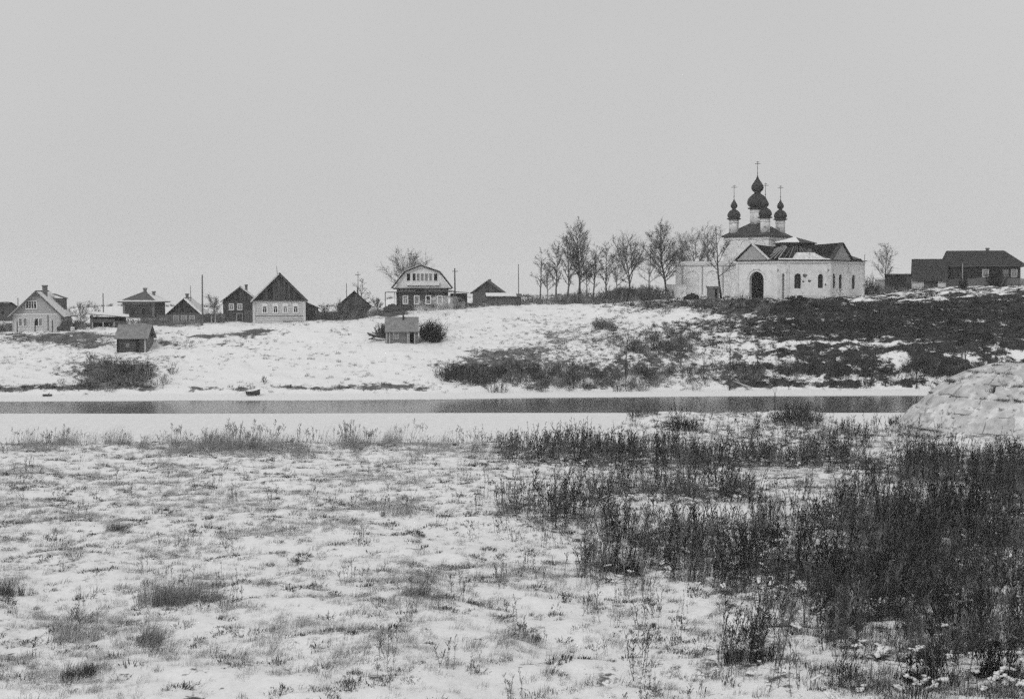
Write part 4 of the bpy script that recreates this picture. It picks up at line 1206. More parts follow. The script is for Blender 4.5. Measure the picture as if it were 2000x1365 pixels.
# white outbuilding left of the wing, small hut and dark pit before it
p, a = place(1318, 574, 236, 0)
r = thing('wall_fragment', 'low white masonry wall fragment left of the church under the tall tree', 'wall', p, a)
MB().box(-1.3, 1.9, 0, .7, -1.2, 1.5).build('wall', M['plaster_old'], r)
MB().box(-1.35, 1.95, -.08, .78, 1.503, 1.58).build('snow_layer', M['snow'], r)
p, a = place(1392, 580, 229, 0)
r = thing('hut', 'small grey hut with a narrow black doorway before the ruined church wing', 'hut', p, a)
MB().box(-.9, .35, 0, 1.8, -.8, 1.45).box(.72, 1.0, 0, 1.8, -.8, 1.45).box(.35, .72, 1.2, 1.8, -.8, 1.45).box(.35, .72, 0, 1.2, 1.3, 1.45).build('wall', M['log_grey'], r)
MB().box(.36, .71, .9, 1.1, -.8, 1.29).build('door', M['void'], r)
MB().slab([(-1.1, -.2, 1.47), (1.2, -.2, 1.47), (1.2, 2, 1.6), (-1.1, 2, 1.6)], .1).build('roof', M['roof_mid'], r)
def lump(name, mt, px, py, Y, sx, sy, sz, label, cat, seed, nn=18, rz=0.0):
    rr = np.random.default_rng(seed)
    vs, fs = [], []
    nl = 7
    for j in range(nl + 1):
        ph = PI / 2 * j / nl
        for i in range(nn):
            t = 2 * PI * i / nn
            k = .72 + .5 * float(vnoise([i * 1.3 + j * .7 + seed], [j * 1.1], seed)[0])
            vs.append((sx * math.cos(t) * math.cos(ph) * k, sy * math.sin(t) * math.cos(ph) * k, sz * math.sin(ph) * k - .1))
    for j in range(nl):
        for i in range(nn):
            fs.append((j * nn + i, j * nn + (i + 1) % nn, (j + 1) * nn + (i + 1) % nn, (j + 1) * nn + i))
    me = bpy.data.meshes.new(name); me.from_pydata(vs, [], fs); me.materials.append(mt); me.update()
    p = at(px, py, Y); p.z = ground(p.x, p.y)
    return tag(link(name, me, None, p, rz), label, cat)
lump('root_cellar', M['rubble'], 1351, 575, 231, 1.3, 1.0, 1.2, 'dark hump of an old cellar before the ruined church wing', 'cellar', 3)
# dark rubble heap by the church wall: separate blocks
r = thing('rubble_heap', 'black heap of rubble lying at the foot of the church wall', 'rubble', (0, 0, 0))
p = at(1560, 583, 221.5); p.z = ground(p.x, p.y); r.location = p
for k in range(26):
    x = random.gauss(0, 1.2); y = random.gauss(0, .3); s = random.uniform(.16, .42)
    o = MB().hexa([(-s, -s, -.4), (s, -s * .8, -.4), (s * .9, s, -.4), (-s, s, -.4)], [(-s * .7, -s * .8, s), (s * .8, -s * .6, s * 1.1), (s * .5, s * .8, s * .9), (-s * .6, s * .7, s * 1.2)]).build('block', M['rubble'], r, (x, y, .05 + .5 * math.exp(-x * x / 1.2) * random.random()), random.uniform(0, 3))
# ------------------------------------------------------------------ mounds, piles, boat, marker, logs
lump('hay_mound', M['tarp'], 131, 650, 211, 1.5, 1.1, 1.35, 'dark rounded heap with a thin snow cap right of the white house', 'heap', 5)
p = at(142, 646, 209.5); p.z = ground(p.x, p.y)
r = thing('barrel', 'white barrel lying against the dark rounded heap', 'barrel', p)
MB().lathe([(.27, 0), (.31, .15), (.33, .4), (.31, .65), (.27, .8)], 12).build('body', M['white'], r, smooth=True)
MB().lathe([(.335, .22), (.345, .25), (.335, .28)], 12).lathe([(.335, .52), (.345, .55), (.335, .58)], 12).build('hoop', M['iron'], r)
lump('tarped_stack', M['tarp'], 770, 626, 221, 2.1, 1.2, 1.7, 'long dark tarp-covered stack in front of the mansard house', 'heap', 8)
lump('snowy_heap', M['snow_thin'], 728, 612, 224, .9, .8, 1.2, 'snow-topped heap of odds and ends left of the tarp-covered stack', 'heap', 12)
def pole_pile(px, py, Y, L, nn, mt, label, cat, seed, vert=.15, spread=.5):
    rnd = random.Random(seed)
    p = at(px, py, Y); p.z = ground(p.x, p.y)
    r = thing('timber_pile', label, cat, p)
    for k in range(nn):
        l = L * rnd.uniform(.6, 1.0); x = rnd.uniform(-.3, .3) * L; y = rnd.uniform(-spread, spread); z = .1 + .14 * (k // 4) + rnd.uniform(0, .2)
        a = rnd.uniform(-.2, .2); t = rnd.uniform(-vert, vert)
        d = Vector((math.cos(a) * math.cos(t), math.sin(a) * math.cos(t), math.sin(t))) * l / 2
        c = Vector((x, y, z + abs(d.z)))
        MB().tube(c - d, c + d, .09, .07, 6).build('log', mt, r)
    return r
pole_pile(757, 612, 219, 4.5, 9, M['wood'], 'stacked grey poles lying across the tarp-covered stack', 'woodpile', 1, .12)
pole_pile(292, 627, 220, 3.6, 9, M['wood_pale'], 'pale snow-dusted timber pile below the dark log house', 'woodpile', 2, .1)
pole_pile(262, 642, 214, 2.6, 6, M['wood_pale'], 'small pale timber pile right of the open-fronted shed', 'woodpile', 3, .08)
pole_pile(742, 668, 202, 2.6, 12, M['plank'], 'dark firewood heap against the left wall of the smoking bathhouse', 'woodpile', 4, .5)
pole_pile(925, 602, 229, 3.0, 9, M['wood'], 'snowy brush and timber heap below the low house', 'woodpile', 5, .35)

p = at(495, 771, 180.0); p.z = ground(p.x, p.y) + .05
r = thing('rowboat', 'small dark rowing boat drawn up on the snowy far shore', 'boat', p, math.radians(40))
st = []
Lb = 1.9
for i in range(9):
    t = i / 8; x = -Lb / 2 + Lb * t
    bw2 = .58 * (1 - abs(2 * t - 1) ** 2.6 * (.98 if t > .5 else .45)) + .02
    sh = .42 + .22 * (2 * t - 1) ** 2 * (1.2 if t > .5 else .5)
    st.append([(x, -bw2, sh), (x, -bw2 * .72, .14), (x, 0, .03 + .1 * max(0, t - .8)), (x, bw2 * .72, .14), (x, bw2, sh)])
b_ = MB(); 
for q in st: b_.v += q
for i in range(8):
    for j in range(4): b_.f.append((i * 5 + j, i * 5 + j + 1, (i + 1) * 5 + j + 1, (i + 1) * 5 + j))
b_.f.append((0, 1, 2, 3, 4)); b_.f.append((44, 43, 42, 41, 40))
hull = b_.build('hull', M['plank'], r)
gw = MB()
for i in range(8):
    for j in (0, 4): gw.tube(st[i][j], st[i + 1][j], .04, .04, 5)
gw.build('gunwale', M['plank_mid'], r)
for x in (-.7, .35): MB().box(x - .13, x + .13, -.52, .52, .33, .37).build('thwart', M['plank_mid'], r)

p = at(1513, 815, 120.5); p.z = ground(p.x, p.y)
r = thing('marker_post', 'thin river marker post with a white board standing on the near mound', 'marker post', p)
hp = (815 - 764) / ppm(120.5) + .25
MB().tube((0, 0, -.4), (.02, 0, hp), .045, .035, 6).build('shaft', M['plank'], r)
MB().box(-.17, .2, -.06, -.03, hp - .88, hp - .45).build('board', M['white'], r)
MB().box(-.11, .13, -.07, .06, hp - .22, hp + .02).build('top_block', M['log_dark'], r)

p = at(92, 773, 178.5); p.z = ground(p.x, p.y)
MB().tube((-.55, 0, .12), (.6, .1, .16), .17, .12, 8).tube((.1, 0, .2), (.35, -.1, .5), .06, .03, 5).build('driftwood_log', M['bark'], None, p)
tag(bpy.data.objects['driftwood_log'], 'dark driftwood log on the snowy strip of far shore', 'log')
a_, c_ = at(1432, 710, 190), at(1468, 724, 188)
a_.z = ground(a_.x, a_.y) + .35; c_.z = ground(c_.x, c_.y) + .35
MB().tube((0, 0, 0), c_ - a_, .09, .13, 7).tube((c_ - a_) * .4, (c_ - a_) * .4 + Vector((-.3, 0, .6)), .04, .02, 5).build('fallen_birch', M['wood_pale'], None, a_)
tag(bpy.data.objects['fallen_birch'], 'pale fallen birch trunk lying in the riverside thicket', 'fallen tree')

# ------------------------------------------------------------------ slab-faced earth cone at the right
CX, CY, ZB = 42.0, 114.0, 1.7
CP_ = [(12.1, -.25), (10.7, 1.2), (9.4, 2.5), (8.1, 3.7), (6.8, 4.7), (5.2, 5.5), (3.4, 5.98), (1.4, 6.1)]
cone = thing('embankment_cone', 'rounded earth cone of a bridge approach faced with snow-dusted concrete slabs', 'embankment', (CX, CY, ZB))
MB().lathe([(CP_[0][0] + 1.2, -1.6)] + [(r_ - .12, z - .12) for r_, z in CP_] + [(.05, 6.1)], 64).build('earth_core', M['soil'], cone)
MB().hexa([(0, -11, -2), (60, -11, -2), (60, 11, -2), (0, 11, -2)], [(0, -2.5, 5.9), (60, -2.5, 5.9), (60, 2.5, 5.9), (0, 2.5, 5.9)]).build('embankment', M['snow_thin'], cone)
for j in range(len(CP_) - 1):
    (ra, za), (rb_, zb) = CP_[j], CP_[j + 1]
    sl_ = Vector((rb_ - ra, zb - za)).normalized()
    step = (2.9 if j < 4 else 2.4) / ra
    phi = math.radians(138) + random.uniform(0, step)
    while phi < math.radians(294):
        dp = step * random.uniform(.6, 1.35)
        nrm = lambda f_: Vector((math.cos(f_) * -sl_.y * -1, math.sin(f_) * -sl_.y * -1, -sl_.x))
        lift = random.uniform(-.06, .10)
        gr_, ga_ = random.choice((.03, .05, .08, .14)), random.choice((.02, .04, .07, .16))
        def pt(r_, z, f_, dr, df):
            v = Vector(((r_ + sl_.x * dr) * math.cos(f_ + df / r_), (r_ + sl_.x * dr) * math.sin(f_ + df / r_), z + sl_.y * dr))
            return v * (1 + .035 * (float(vnoise([v.x * .45 + 9], [v.y * .45 + v.z * .3], 77)[0]) - .35))
        nq = 4
        jl = [random.uniform(-.03, .08) for _ in range(10)]; bro = random.random() < .3
        low = [pt(ra, za, phi + dp * q / nq, gr_ + jl[q] * (2.2 if bro else 1), (ga_ if q == 0 else -ga_ if q == nq else 0)) for q in range(nq + 1)]
        upp = [pt(rb_, zb, phi + dp * q / nq, -gr_ - jl[q + 5] * (2.2 if bro else 1), (ga_ if q == 0 else -ga_ if q == nq else 0)) for q in range(nq + 1)]
        tl = [random.uniform(-.05, .05) for _ in range(4)]
        top = [v + nrm(phi + dp * q / nq) * (lift + tl[0] + (tl[1] - tl[0]) * q / nq) for q, v in enumerate(low)] + \
              [v + nrm(phi + dp * q / nq) * (lift + tl[2] + (tl[3] - tl[2]) * q / nq) for q, v in reversed(list(enumerate(upp)))]
        bot = [v - nrm(phi + dp / 2) * .16 for v in top]
        if True:
            b_ = MB(); b_.v = [tuple(v) for v in top + bot]; nn = len(top); h_ = nq + 1
            for q in range(nq): b_.f.append((q, q + 1, nn - 2 - q, nn - 1 - q))
            for q in range(nn): b_.f.append((q, nn + q, nn + (q + 1) % nn, (q + 1) % nn))
            b_.build('concrete_slab', M['concrete'], cone)
        phi += dp

# snow and washed-in earth lying over the slabs, burying some of the joints
V, Q_ = [], []
NP, NS = 110, 46
tt = np.linspace(0, len(CP_) - 1.001, NS)
for q in tt:
    j = int(q); u = q - j
    r_ = CP_[j][0] + (CP_[j + 1][0] - CP_[j][0]) * u; z = CP_[j][1] + (CP_[j + 1][1] - CP_[j][1]) * u
    sl_ = Vector((CP_[j + 1][0] - CP_[j][0], CP_[j + 1][1] - CP_[j][1])).normalized()
    for k in range(NP + 1):
        f_ = math.radians(136 + 160 * k / NP)
        x, y = r_ * math.cos(f_), r_ * math.sin(f_)
        e_ = 1 + .035 * (float(vnoise([x * .45 + 9], [y * .45 + z * .3], 77)[0]) - .35)
        o_ = .62 * (float(fbm(np.array([f_ * 8.0]), np.array([q * 1.5]), 78, 4)[0]) - .50) - .03
        o_ = max(o_, -.2)
        V.append((x * e_ + sl_.y * math.cos(f_) * o_, y * e_ + sl_.y * math.sin(f_) * o_, z * e_ - sl_.x * o_))
for i in range(NS - 1):
    for k in range(NP):
        Q_.append((i * (NP + 1) + k, i * (NP + 1) + k + 1, (i + 1) * (NP + 1) + k + 1, (i + 1) * (NP + 1) + k))
link('snow_drift', mesh_np('snow_drift', V, Q_, 4, M['drift'], True), cone)

# ------------------------------------------------------------------ trees
def branch(rng, segs, p, d, L, r, n=4, wob=.18, up=.12, rmin=.25):
    pts = [p]; st_ = L / n; dv = d
    for i in range(n):
        dv = (dv + Vector(rng.normal(0, wob, 3)) + Vector((0, 0, up))).normalized()
        q = pts[-1] + dv * st_
        segs.append((pts[-1], q, r * (1 - (1 - rmin) * i / n), r * (1 - (1 - rmin) * (i + 1) / n)))
        pts.append(q)
    return pts

def make_tree(name, label, px, pyb, pyt, Y, w_px, seed, style='oval', mt='bark', cat='tree', group=None, nb=24, lean=0.0, dens=1.0, rtw=.011, cm=None):
    rng = np.random.default_rng(seed)
    p = at(px, pyb, Y); gz = ground(p.x, Y); p.z = gz - .1
    H = CAM_Z - (pyt - 560) * Y / F_PX - gz
    half = w_px / 2 / ppm(Y)
    root = thing(name, label, cat, p, 0, group)
    big, fine = [], []
    if Y > 230: dens *= 1.3
    n = 9; tr = max(.06, H * .017)
    pts = [Vector((0, 0, 0))]
    dv = Vector((lean, 0, 1)).normalized()
    top = H * (.62 if style == 'oak' else .97)
    for i in range(n):
        dv = (dv + Vector((rng.normal(0, .05), rng.normal(0, .05), .25))).normalized()
        q = pts[-1] + dv * top / n
        big.append((pts[-1], q, tr * (1 - .9 * i / n), tr * (1 - .9 * (i + 1) / n))); pts.append(q)
    cofs = (rng.normal(0, .16) * half, rng.normal(0, .16) * half)
    for b in range(int(nb)):
        t = (b + rng.random()) / nb
        t = {'oval': .22 + .76 * t, 'poplar': .12 + .86 * t, 'oak': .34 + .64 * t, 'shrub': .02 + .9 * t, 'bare': .3 + .68 * t}[style]
        f = t * n; i = min(int(f), n - 1); base = pts[i].lerp(pts[i + 1], f - i)
        az = b * 2.4 + rng.normal(0, .4)
        el = {'oval': .75, 'poplar': 1.08, 'oak': .55 + .4 * t, 'shrub': .9, 'bare': .7}[style] + rng.normal(0, .12)
        if style == 'oak': el = rng.uniform(.05, 1.25)
        el = max(.15, el)
        d = Vector((math.cos(az) * math.cos(el), math.sin(az) * math.cos(el), math.sin(el)))
        ec = Vector((cofs[0], cofs[1], H * {'oval': .58, 'oak': .64, 'poplar': .55, 'shrub': .5, 'bare': .6}[style]))
        er = (half, half, H * {'oval': .43, 'oak': .36, 'poplar': .46, 'shrub': .5, 'bare': .42}[style])
        o3 = [(base[k] - ec[k]) / er[k] for k in range(3)]; d3_ = [d[k] / er[k] for k in range(3)]
        qa = sum(k * k for k in d3_); qb = sum(o3[k] * d3_[k] for k in range(3)); qc = sum(k * k for k in o3) - 1
        disc = qb * qb - qa * qc
        L = ((-qb + math.sqrt(disc)) / qa if disc > 0 else half * .4) * rng.uniform(.7, 1.12)
        L = max(.3, min(L, half * 2.2))
        rb0 = max(.016, tr * (1 - .85 * t) * (.5 if style != 'oak' else .7))
        bp_ = branch(rng, big if rb0 > .035 else fine, base, d, L, rb0, 5, .17, .09 if style != 'oak' else .04)
        ns = int(max(4, 4.2 * L * dens))
        for s in range(min(ns, 20)):
            u = .22 + .78 * rng.random(); f2 = u * 5; k = min(int(f2), 4); bs = bp_[k].lerp(bp_[k + 1], f2 - k)
            dd = (d + Vector(rng.normal(0, .62, 3)) + Vector((0, 0, .25))).normalized()
            l2 = L * rng.uniform(.22, .45) * (1.1 - .5 * u)
            sp = branch(rng, fine, bs, dd, l2, max(rtw * 1.15, rb0 * .4), 3, .26, .06, .4)
            for q in range(int(5 * dens) + 1):
                k2 = int(rng.integers(0, 3)); b2 = sp[k2].lerp(sp[k2 + 1], rng.random())
                d3 = (dd + Vector(rng.normal(0, .7, 3)) + Vector((0, 0, .05))).normalized()
                branch(rng, fine, b2, d3, l2 * rng.uniform(.3, .65), rtw, 2, .22, .1, .6)
    o = link('trunk', tubes_mesh('trunk', big, 6, M[mt]), root)
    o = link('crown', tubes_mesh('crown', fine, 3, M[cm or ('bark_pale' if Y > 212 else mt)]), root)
    return root

GT = 'bare trees on the rise left of the church'
make_tree('tree', 'thin sparse tree at the left end of the row before the church', 1055, 570, 482, 238, 36, 1, 'oval', 'bark_grey', group=GT, nb=18)
make_tree('tree', 'short dense tree, second from the left of the row', 1086, 568, 466, 240, 46, 2, 'oval', 'bark_grey', group=GT, nb=26)
make_tree('tree', 'slim tree close on the left side of the tallest tree', 1108, 566, 456, 239, 46, 3, 'oval', 'bark_grey', group=GT, nb=26)
make_tree('tree', 'tallest tree of the row, with a straight dark trunk', 1132, 563, 427, 237, 84, 4, 'oval', 'bark', group=GT, nb=40, dens=.9, cm='bark_grey')
make_tree('tree', 'thin leaning tree right of the tallest tree', 1158, 562, 474, 240, 50, 5, 'oval', 'bark_grey', group=GT, nb=22, lean=.16)
make_tree('tree', 'wispy upright tree between the tallest tree and the spreading one', 1184, 560, 468, 242, 50, 6, 'oval', 'bark_grey', group=GT, nb=24)
make_tree('tree', 'round spreading tree with low side limbs above the scrub mound', 1230, 556, 446, 236, 88, 17, 'oak', 'bark', group=GT, nb=18, dens=1.2, cm='bark_grey')
make_tree('tree', 'tall upright tree with dense twigs beside the white wall fragment', 1302, 574, 428, 235, 76, 8, 'oval', 'bark', group=GT, nb=40, dens=1.0, cm='bark_grey')
make_tree('tree', 'wide pale tree behind the ruined church wing', 1358, 572, 426, 247, 92, 9, 'oak', 'bark_grey', group=GT, nb=20)
make_tree('tree', 'crooked open tree in front of the tall church wall', 1409, 575, 436, 232, 70, 10, 'bare', 'bark', group=GT, nb=13, lean=-.12, dens=.8, cm='bark_grey')
for k, (px, pt, wp, lb) in enumerate(((1070, 492, 44, 'faint pale tree behind the left end of the row'), (1146, 478, 56, 'faint pale tree filling in behind the tallest tree'),
        (1206, 478, 50, 'faint pale tree between the wispy and the spreading tree'), (1268, 470, 60, 'faint pale tree between the spreading tree and the white wall fragment'),
        (1330, 452, 64, 'faint pale tree rising behind the left end of the ruined wing'), (1384, 440, 66, 'faint pale tree rising behind the right end of the ruined wing'))):
    make_tree('tree', lb, px, 566, pt, 254, wp, 60 + k, 'oval' if k % 2 else 'oak', 'bark_pale', group=GT, nb=20, dens=.9)  # background trees added for a hazier row, the haze put into pale bark
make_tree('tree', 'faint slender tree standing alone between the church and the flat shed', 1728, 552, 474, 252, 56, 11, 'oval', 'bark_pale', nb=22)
make_tree('tree', 'broad bare tree rising behind the mansard house', 800, 590, 489, 242, 112, 12, 'oak', 'bark_grey', nb=30, dens=1.1)
make_tree('tree', 'tall thin tree behind the house with a pale fence', 702, 600, 540, 240, 30, 13, 'oval', 'bark_grey', nb=18)
make_tree('tree', 'dense twiggy tree left of the narrow dark house', 420, 630, 577, 226, 52, 14, 'shrub', 'bark_grey', nb=24, dens=1.2)
make_tree('tree', 'low twiggy tree right of the white house', 158, 642, 588, 217, 46, 15, 'shrub', 'bark_grey', nb=22, dens=1.2)
make_tree('tree', 'small twiggy tree behind the open-fronted shed', 188, 632, 593, 224, 40, 16, 'shrub', 'bark_grey', nb=18)
make_tree('tree', 'twiggy tree at the right side of the lean-to shed', 634, 624, 596, 224, 40, 18, 'shrub', 'bark_grey', nb=22, dens=1.2)
make_tree('tree', 'twiggy tree standing left before the house among bare trees', 662, 624, 588, 221, 40, 19, 'shrub', 'bark_grey', nb=22, dens=1.2)
make_tree('tree', 'slim young tree standing right in front of the house among bare trees', 699, 632, 572, 217, 26, 20, 'oval', 'bark', nb=14)
make_tree('tree', 'twiggy tree between the house among bare trees and the mansard house', 738, 612, 583, 229, 50, 22, 'shrub', 'bark_grey', nb=22, dens=1.2)
for k, (px, pb, pt, Y, sd, lb) in enumerate([
        (1222, 722, 625, 190, 31, 'tallest sapling on the slope, a dark straight stem left of the gully bushes'), (1425, 738, 655, 188, 32, 'dark slender sapling above the fallen birch'),
        (1885, 735, 650, 190, 33, 'dark straight sapling near the slab-faced cone'), (1327, 700, 640, 197, 34, 'thin sapling between the gully bushes and the dark slope'),
        (1375, 732, 668, 190, 35, 'short sapling left of the one above the fallen birch'), (1480, 728, 662, 192, 36, 'sapling right of the fallen birch'),
        (1790, 735, 672, 190, 37, 'bushy sapling halfway between the fallen birch and the cone'), (1640, 612, 560, 222, 38, 'spindly stem before the right church wall'),
        (1120, 735, 690, 187, 39, 'short sapling in the left part of the riverside thicket')]):
    make_tree('sapling', lb, px, pb, pt, Y, 14 if k not in (6, 2) else 24, sd, 'poplar', 'bark', 'sapling', 'saplings on the far river slope', nb=11, dens=.8)

# ------------------------------------------------------------------ ground vegetation: prototypes
def blades(rng, n, h, spread, lean, wdt, curl=.25):
    V, F = [], []
    for k in range(n):
        a = rng.random() * 2 * PI; rr = spread * math.sqrt(rng.random())
        b = np.array([rr * math.cos(a), rr * math.sin(a), -.03])
        hh = h * rng.uniform(.35, 1.0) * (1 - .5 * (rr / spread) ** 2)
        o_ = a + rng.normal(0, .6)
        out = np.array([math.cos(o_), math.sin(o_), 0]) * hh * rng.uniform(.1, .6) * curl * 2 + np.array([lean * hh, 0, 0])
        mid = b + out * .35 + np.array([0, 0, hh * .6]); tip = b + out + np.array([0, 0, hh * rng.uniform(.8, 1.0)])
        sa = rng.random() * PI; s = np.array([math.cos(sa), math.sin(sa), 0]) * wdt / 2
        i = len(V); V += [b - s, b + s, mid + s * .7, mid - s * .7, tip]
        F += [(i, i + 1, i + 2), (i, i + 2, i + 3), (i + 3, i + 2, i + 4)]
    return V, F

def proto_blades(name, seed, m_, **kw):
    V, F = blades(np.random.default_rng(seed), **kw)
    return mesh_np(name, V, F, 3, m_)

def proto_weed(name, seed, m_, nst=4, h=1.3, spread=.25, head=.5, side=9, lean=.08):
    """dead weed stalks with stubby seed clusters up the stem"""
    rng = np.random.default_rng(seed); segs = []
    for k in range(nst):
        a = rng.random() * 2 * PI; rr = spread * math.sqrt(rng.random())
        p = Vector((rr * math.cos(a), rr * math.sin(a), -.05)); hh = h * rng.uniform(.55, 1.05)
        d = Vector((rng.normal(lean, .17), rng.normal(0, .17), 1)).normalized()
        pts = branch(rng, segs, p, d, hh, .010, 4, .08, .1, .5)
        for s in range(side):
            u = 1 - head + head * rng.random(); f = u * 4; i = min(int(f), 3); b_ = pts[i].lerp(pts[i + 1], f - i)
            a2 = rng.random() * 2 * PI
            dd = Vector((math.cos(a2) * .6, math.sin(a2) * .6, .9)).normalized()
            l = rng.uniform(.05, .30) * (1.25 - u * .7)
            segs.append((b_, b_ + dd * l, .006, rng.uniform(.008, .018)))
        for s in range(3):
            u = .1 + .4 * rng.random(); f = u * 4; i = min(int(f), 3); b_ = pts[i].lerp(pts[i + 1], f - i)
            a2 = rng.random() * 2 * PI
            segs.append((b_, b_ + Vector((math.cos(a2), math.sin(a2), -.1)) * rng.uniform(.06, .16), .012, .006))
    return tubes_mesh(name, segs, 3, m_)

def proto_bush(name, seed, m_, nst=26, h=2.2, spread=.6, rad=.02):
    rng = np.random.default_rng(seed); segs = []
    for k in range(nst):
        a = rng.random() * 2 * PI; rr = spread * math.sqrt(rng.random())
        p = Vector((rr * math.cos(a), rr * math.sin(a), -.1)); hh = h * rng.uniform(.4, 1.0) * (1 - .45 * (rr / spread) ** 2)
        d = Vector((rr * math.cos(a) / max(spread, .1) * .45 + rng.normal(0, .1), rr * math.sin(a) / max(spread, .1) * .45 + rng.normal(0, .1), 1)).normalized()
        pts = branch(rng, segs, p, d, hh, rad, 4, .10, .06, .5)
        for s in range(6):
            u = .3 + .7 * rng.random(); f = u * 4; i = min(int(f), 3); b_ = pts[i].lerp(pts[i + 1], f - i)
            dd = (d + Vector(rng.normal(0, .45, 3))).normalized()
            branch(rng, segs, b_, dd, hh * rng.uniform(.15, .4), rad * .65, 2, .15, .05, .6)
    return tubes_mesh(name, segs, 3, m_)

def make_bush(label, px, pyb, Y, wpx, hpx, seed, mt, nst=90, rad=.02):
    p = at(px, pyb, Y); gz = ground(p.x, Y)
    h = (CAM_Z - (pyb - hpx - 560) * Y / F_PX) - gz
    p.z = gz; h = max(h, hpx / ppm(Y) * .95)
    root = thing('bush', label, 'bush', p)
    if 'leaning' in label: root.rotation_euler = (0, .32, 0)
    link('twigs', proto_bush('twigs', seed, M[mt], nst, max(.5, h), wpx / 2 / ppm(Y) * .62, rad), root)
make_bush('round black evergreen-dense bush in front of the long dark house', 1946, 560, 231, 42, 43, 23, 'log_dark', 110, .03)
make_bush('small dark bush at the foot of the pale pole', 1881, 566, 231, 17, 25, 24, 'log_dark', 80, .03)
make_bush('dark bush against the right corner of the church', 1700, 574, 238, 34, 41, 25, 'bark', 100, .025)
make_tree('bush', 'fan-shaped twig bush at the shore beside the rowing boat', 516, 764, 733, 185, 24, 41, 'shrub', 'bark_grey', 'bush', nb=12, dens=.6)
make_bush('dense dark bush leaning on the right wall of the smoking bathhouse', 838, 674, 202.2, 60, 50, 42, 'bush_dark', 260, .035)
make_bush('dark bush at the left roof corner of the smoking bathhouse', 744, 652, 204, 24, 26, 43, 'log_dark', 88, .03)
make_bush('big dark round bush on the near mound behind the marker post', 1558, 840, 115.5, 150, 54, 44, 'bark', 300, .016)
make_bush('low dark bush on the left part of the near mound', 1332, 846, 113, 110, 34, 45, 'bark', 190, .015)
make_bush('upright pointed bush by the ice at the foot of the cone', 1752, 838, 118, 36, 32, 46, 'log_dark', 150, .016)
make_bush('small bush at the left tip of the near mound', 1255, 830, 118.5, 90, 30, 47, 'bark_grey', 110, .014)

def proto_clot(name, seed):
    rng = np.random.default_rng(seed); V, F = [], []
    for k in range(5):
        c = np.array([rng.normal(0, .10), rng.normal(0, .10), rng.uniform(0, .08)]); R = rng.uniform(.03, .085); i0 = len(V)
        for a in range(5):
            ph = -PI / 2 + PI * a / 4
            for b in range(7):
                t = 2 * PI * b / 7; kk = R * rng.uniform(.55, 1.45)
                V.append(c + np.array([math.cos(t) * math.cos(ph) * kk * 1.7, math.sin(t) * math.cos(ph) * kk * 1.4, math.sin(ph) * kk * .6]))
        for a in range(4):
            for b in range(7): F.append((i0 + a * 7 + b, i0 + a * 7 + (b + 1) % 7, i0 + (a + 1) * 7 + (b + 1) % 7, i0 + (a + 1) * 7 + b))
    return mesh_np(name, V, F, 4, M['snow'], True)
S_clot = [proto_clot('snow_clot', 210 + k) for k in range(4)]
T_far = [proto_blades('slope_tuft', 180 + k, M['weed_dark'], n=34, h=.55, spread=.35, lean=.15, wdt=.022) for k in range(4)]
T_light = [proto_blades('straw_tuft', 100 + k, M['tuft_light'], n=34, h=.36, spread=.20, lean=.42, wdt=.009, curl=.45) for k in range(5)]
T_mid = [proto_blades('faded_tuft', 110 + k, M['tuft_mid'], n=36, h=.42, spread=.22, lean=.40, wdt=.010, curl=.45) for k in range(4)]
T_dark = [proto_blades('dark_tuft', 120 + k, M['weed'], n=34, h=.50, spread=.26, lean=.18, wdt=.013, curl=.4) for k in range(4)]
W_dark = [proto_weed('weed_stand', 130 + k, M['weed'], 5, 1.25 + .1 * k, .28) for k in range(6)]
T_tall = [proto_blades('tall_grass', 190 + k, M['weed_grey' if k % 2 else 'weed'], n=40, h=1.0 + .1 * k, spread=.34, lean=.16, wdt=.009, curl=.3) for k in range(4)]
T_turf = [proto_blades('turf_clump', 195 + k, M['turf'], n=60, h=.16, spread=.24, lean=.25, wdt=.02, curl=.8) for k in range(4)]
W_grey = [proto_weed('grey_weed_stand', 140 + k, M['weed_grey'], 5, 1.15 + .1 * k, .30, .45, 7) for k in range(4)]
T_reed = [proto_blades('reed_tuft', 250 + k, M['reed'], n=44, h=1.15 + .2 * k, spread=.4, lean=.38, wdt=.010, curl=.16) for k in range(4)]
W_reed = [proto_weed('reed_stand', 150 + k, M['reed'], 7, 1.35 + .15 * k, .32, .22, 8, .22) for k in range(4)]
B_will = [proto_bush('willow_bush', 160 + k, M['willow'], 24, 2.2, .7) for k in range(5)]
B_grey = [proto_bush('grey_willow_bush', 170 + k, M['willow_grey'], 24, 2.0, .7) for k in range(4)]

def spread_near(n, y0=33.0, y1=131.0, c0=-600, c1=2700, seed=1):
    n = int(n * 1.45)
    rng = np.random.default_rng(seed)
    Y = np.sqrt(y0 ** 2 + (y1 ** 2 - y0 ** 2) * rng.random(n))
    X = (c0 + (c1 - c0) * rng.random(n) - 1000) / F_PX * Y
    Z = terr(X, Y)
    return rng, X, Y, Z

def finish(name, protos, rng, X, Y, Z, s0, s1, label, tilt=.12, lean_all=True):
    n = len(X)
    rot = np.stack([rng.normal(0, tilt, n), rng.normal(0, tilt, n), (rng.normal(0, .7, n) if lean_all else rng.random(n) * 2 * PI)], 1)
    scl = s0 + (s1 - s0) * rng.random(n)
    return scatter(name, protos, np.stack([X, Y, Z - .02], 1), rot, scl, rng.integers(0, len(protos), n), label)

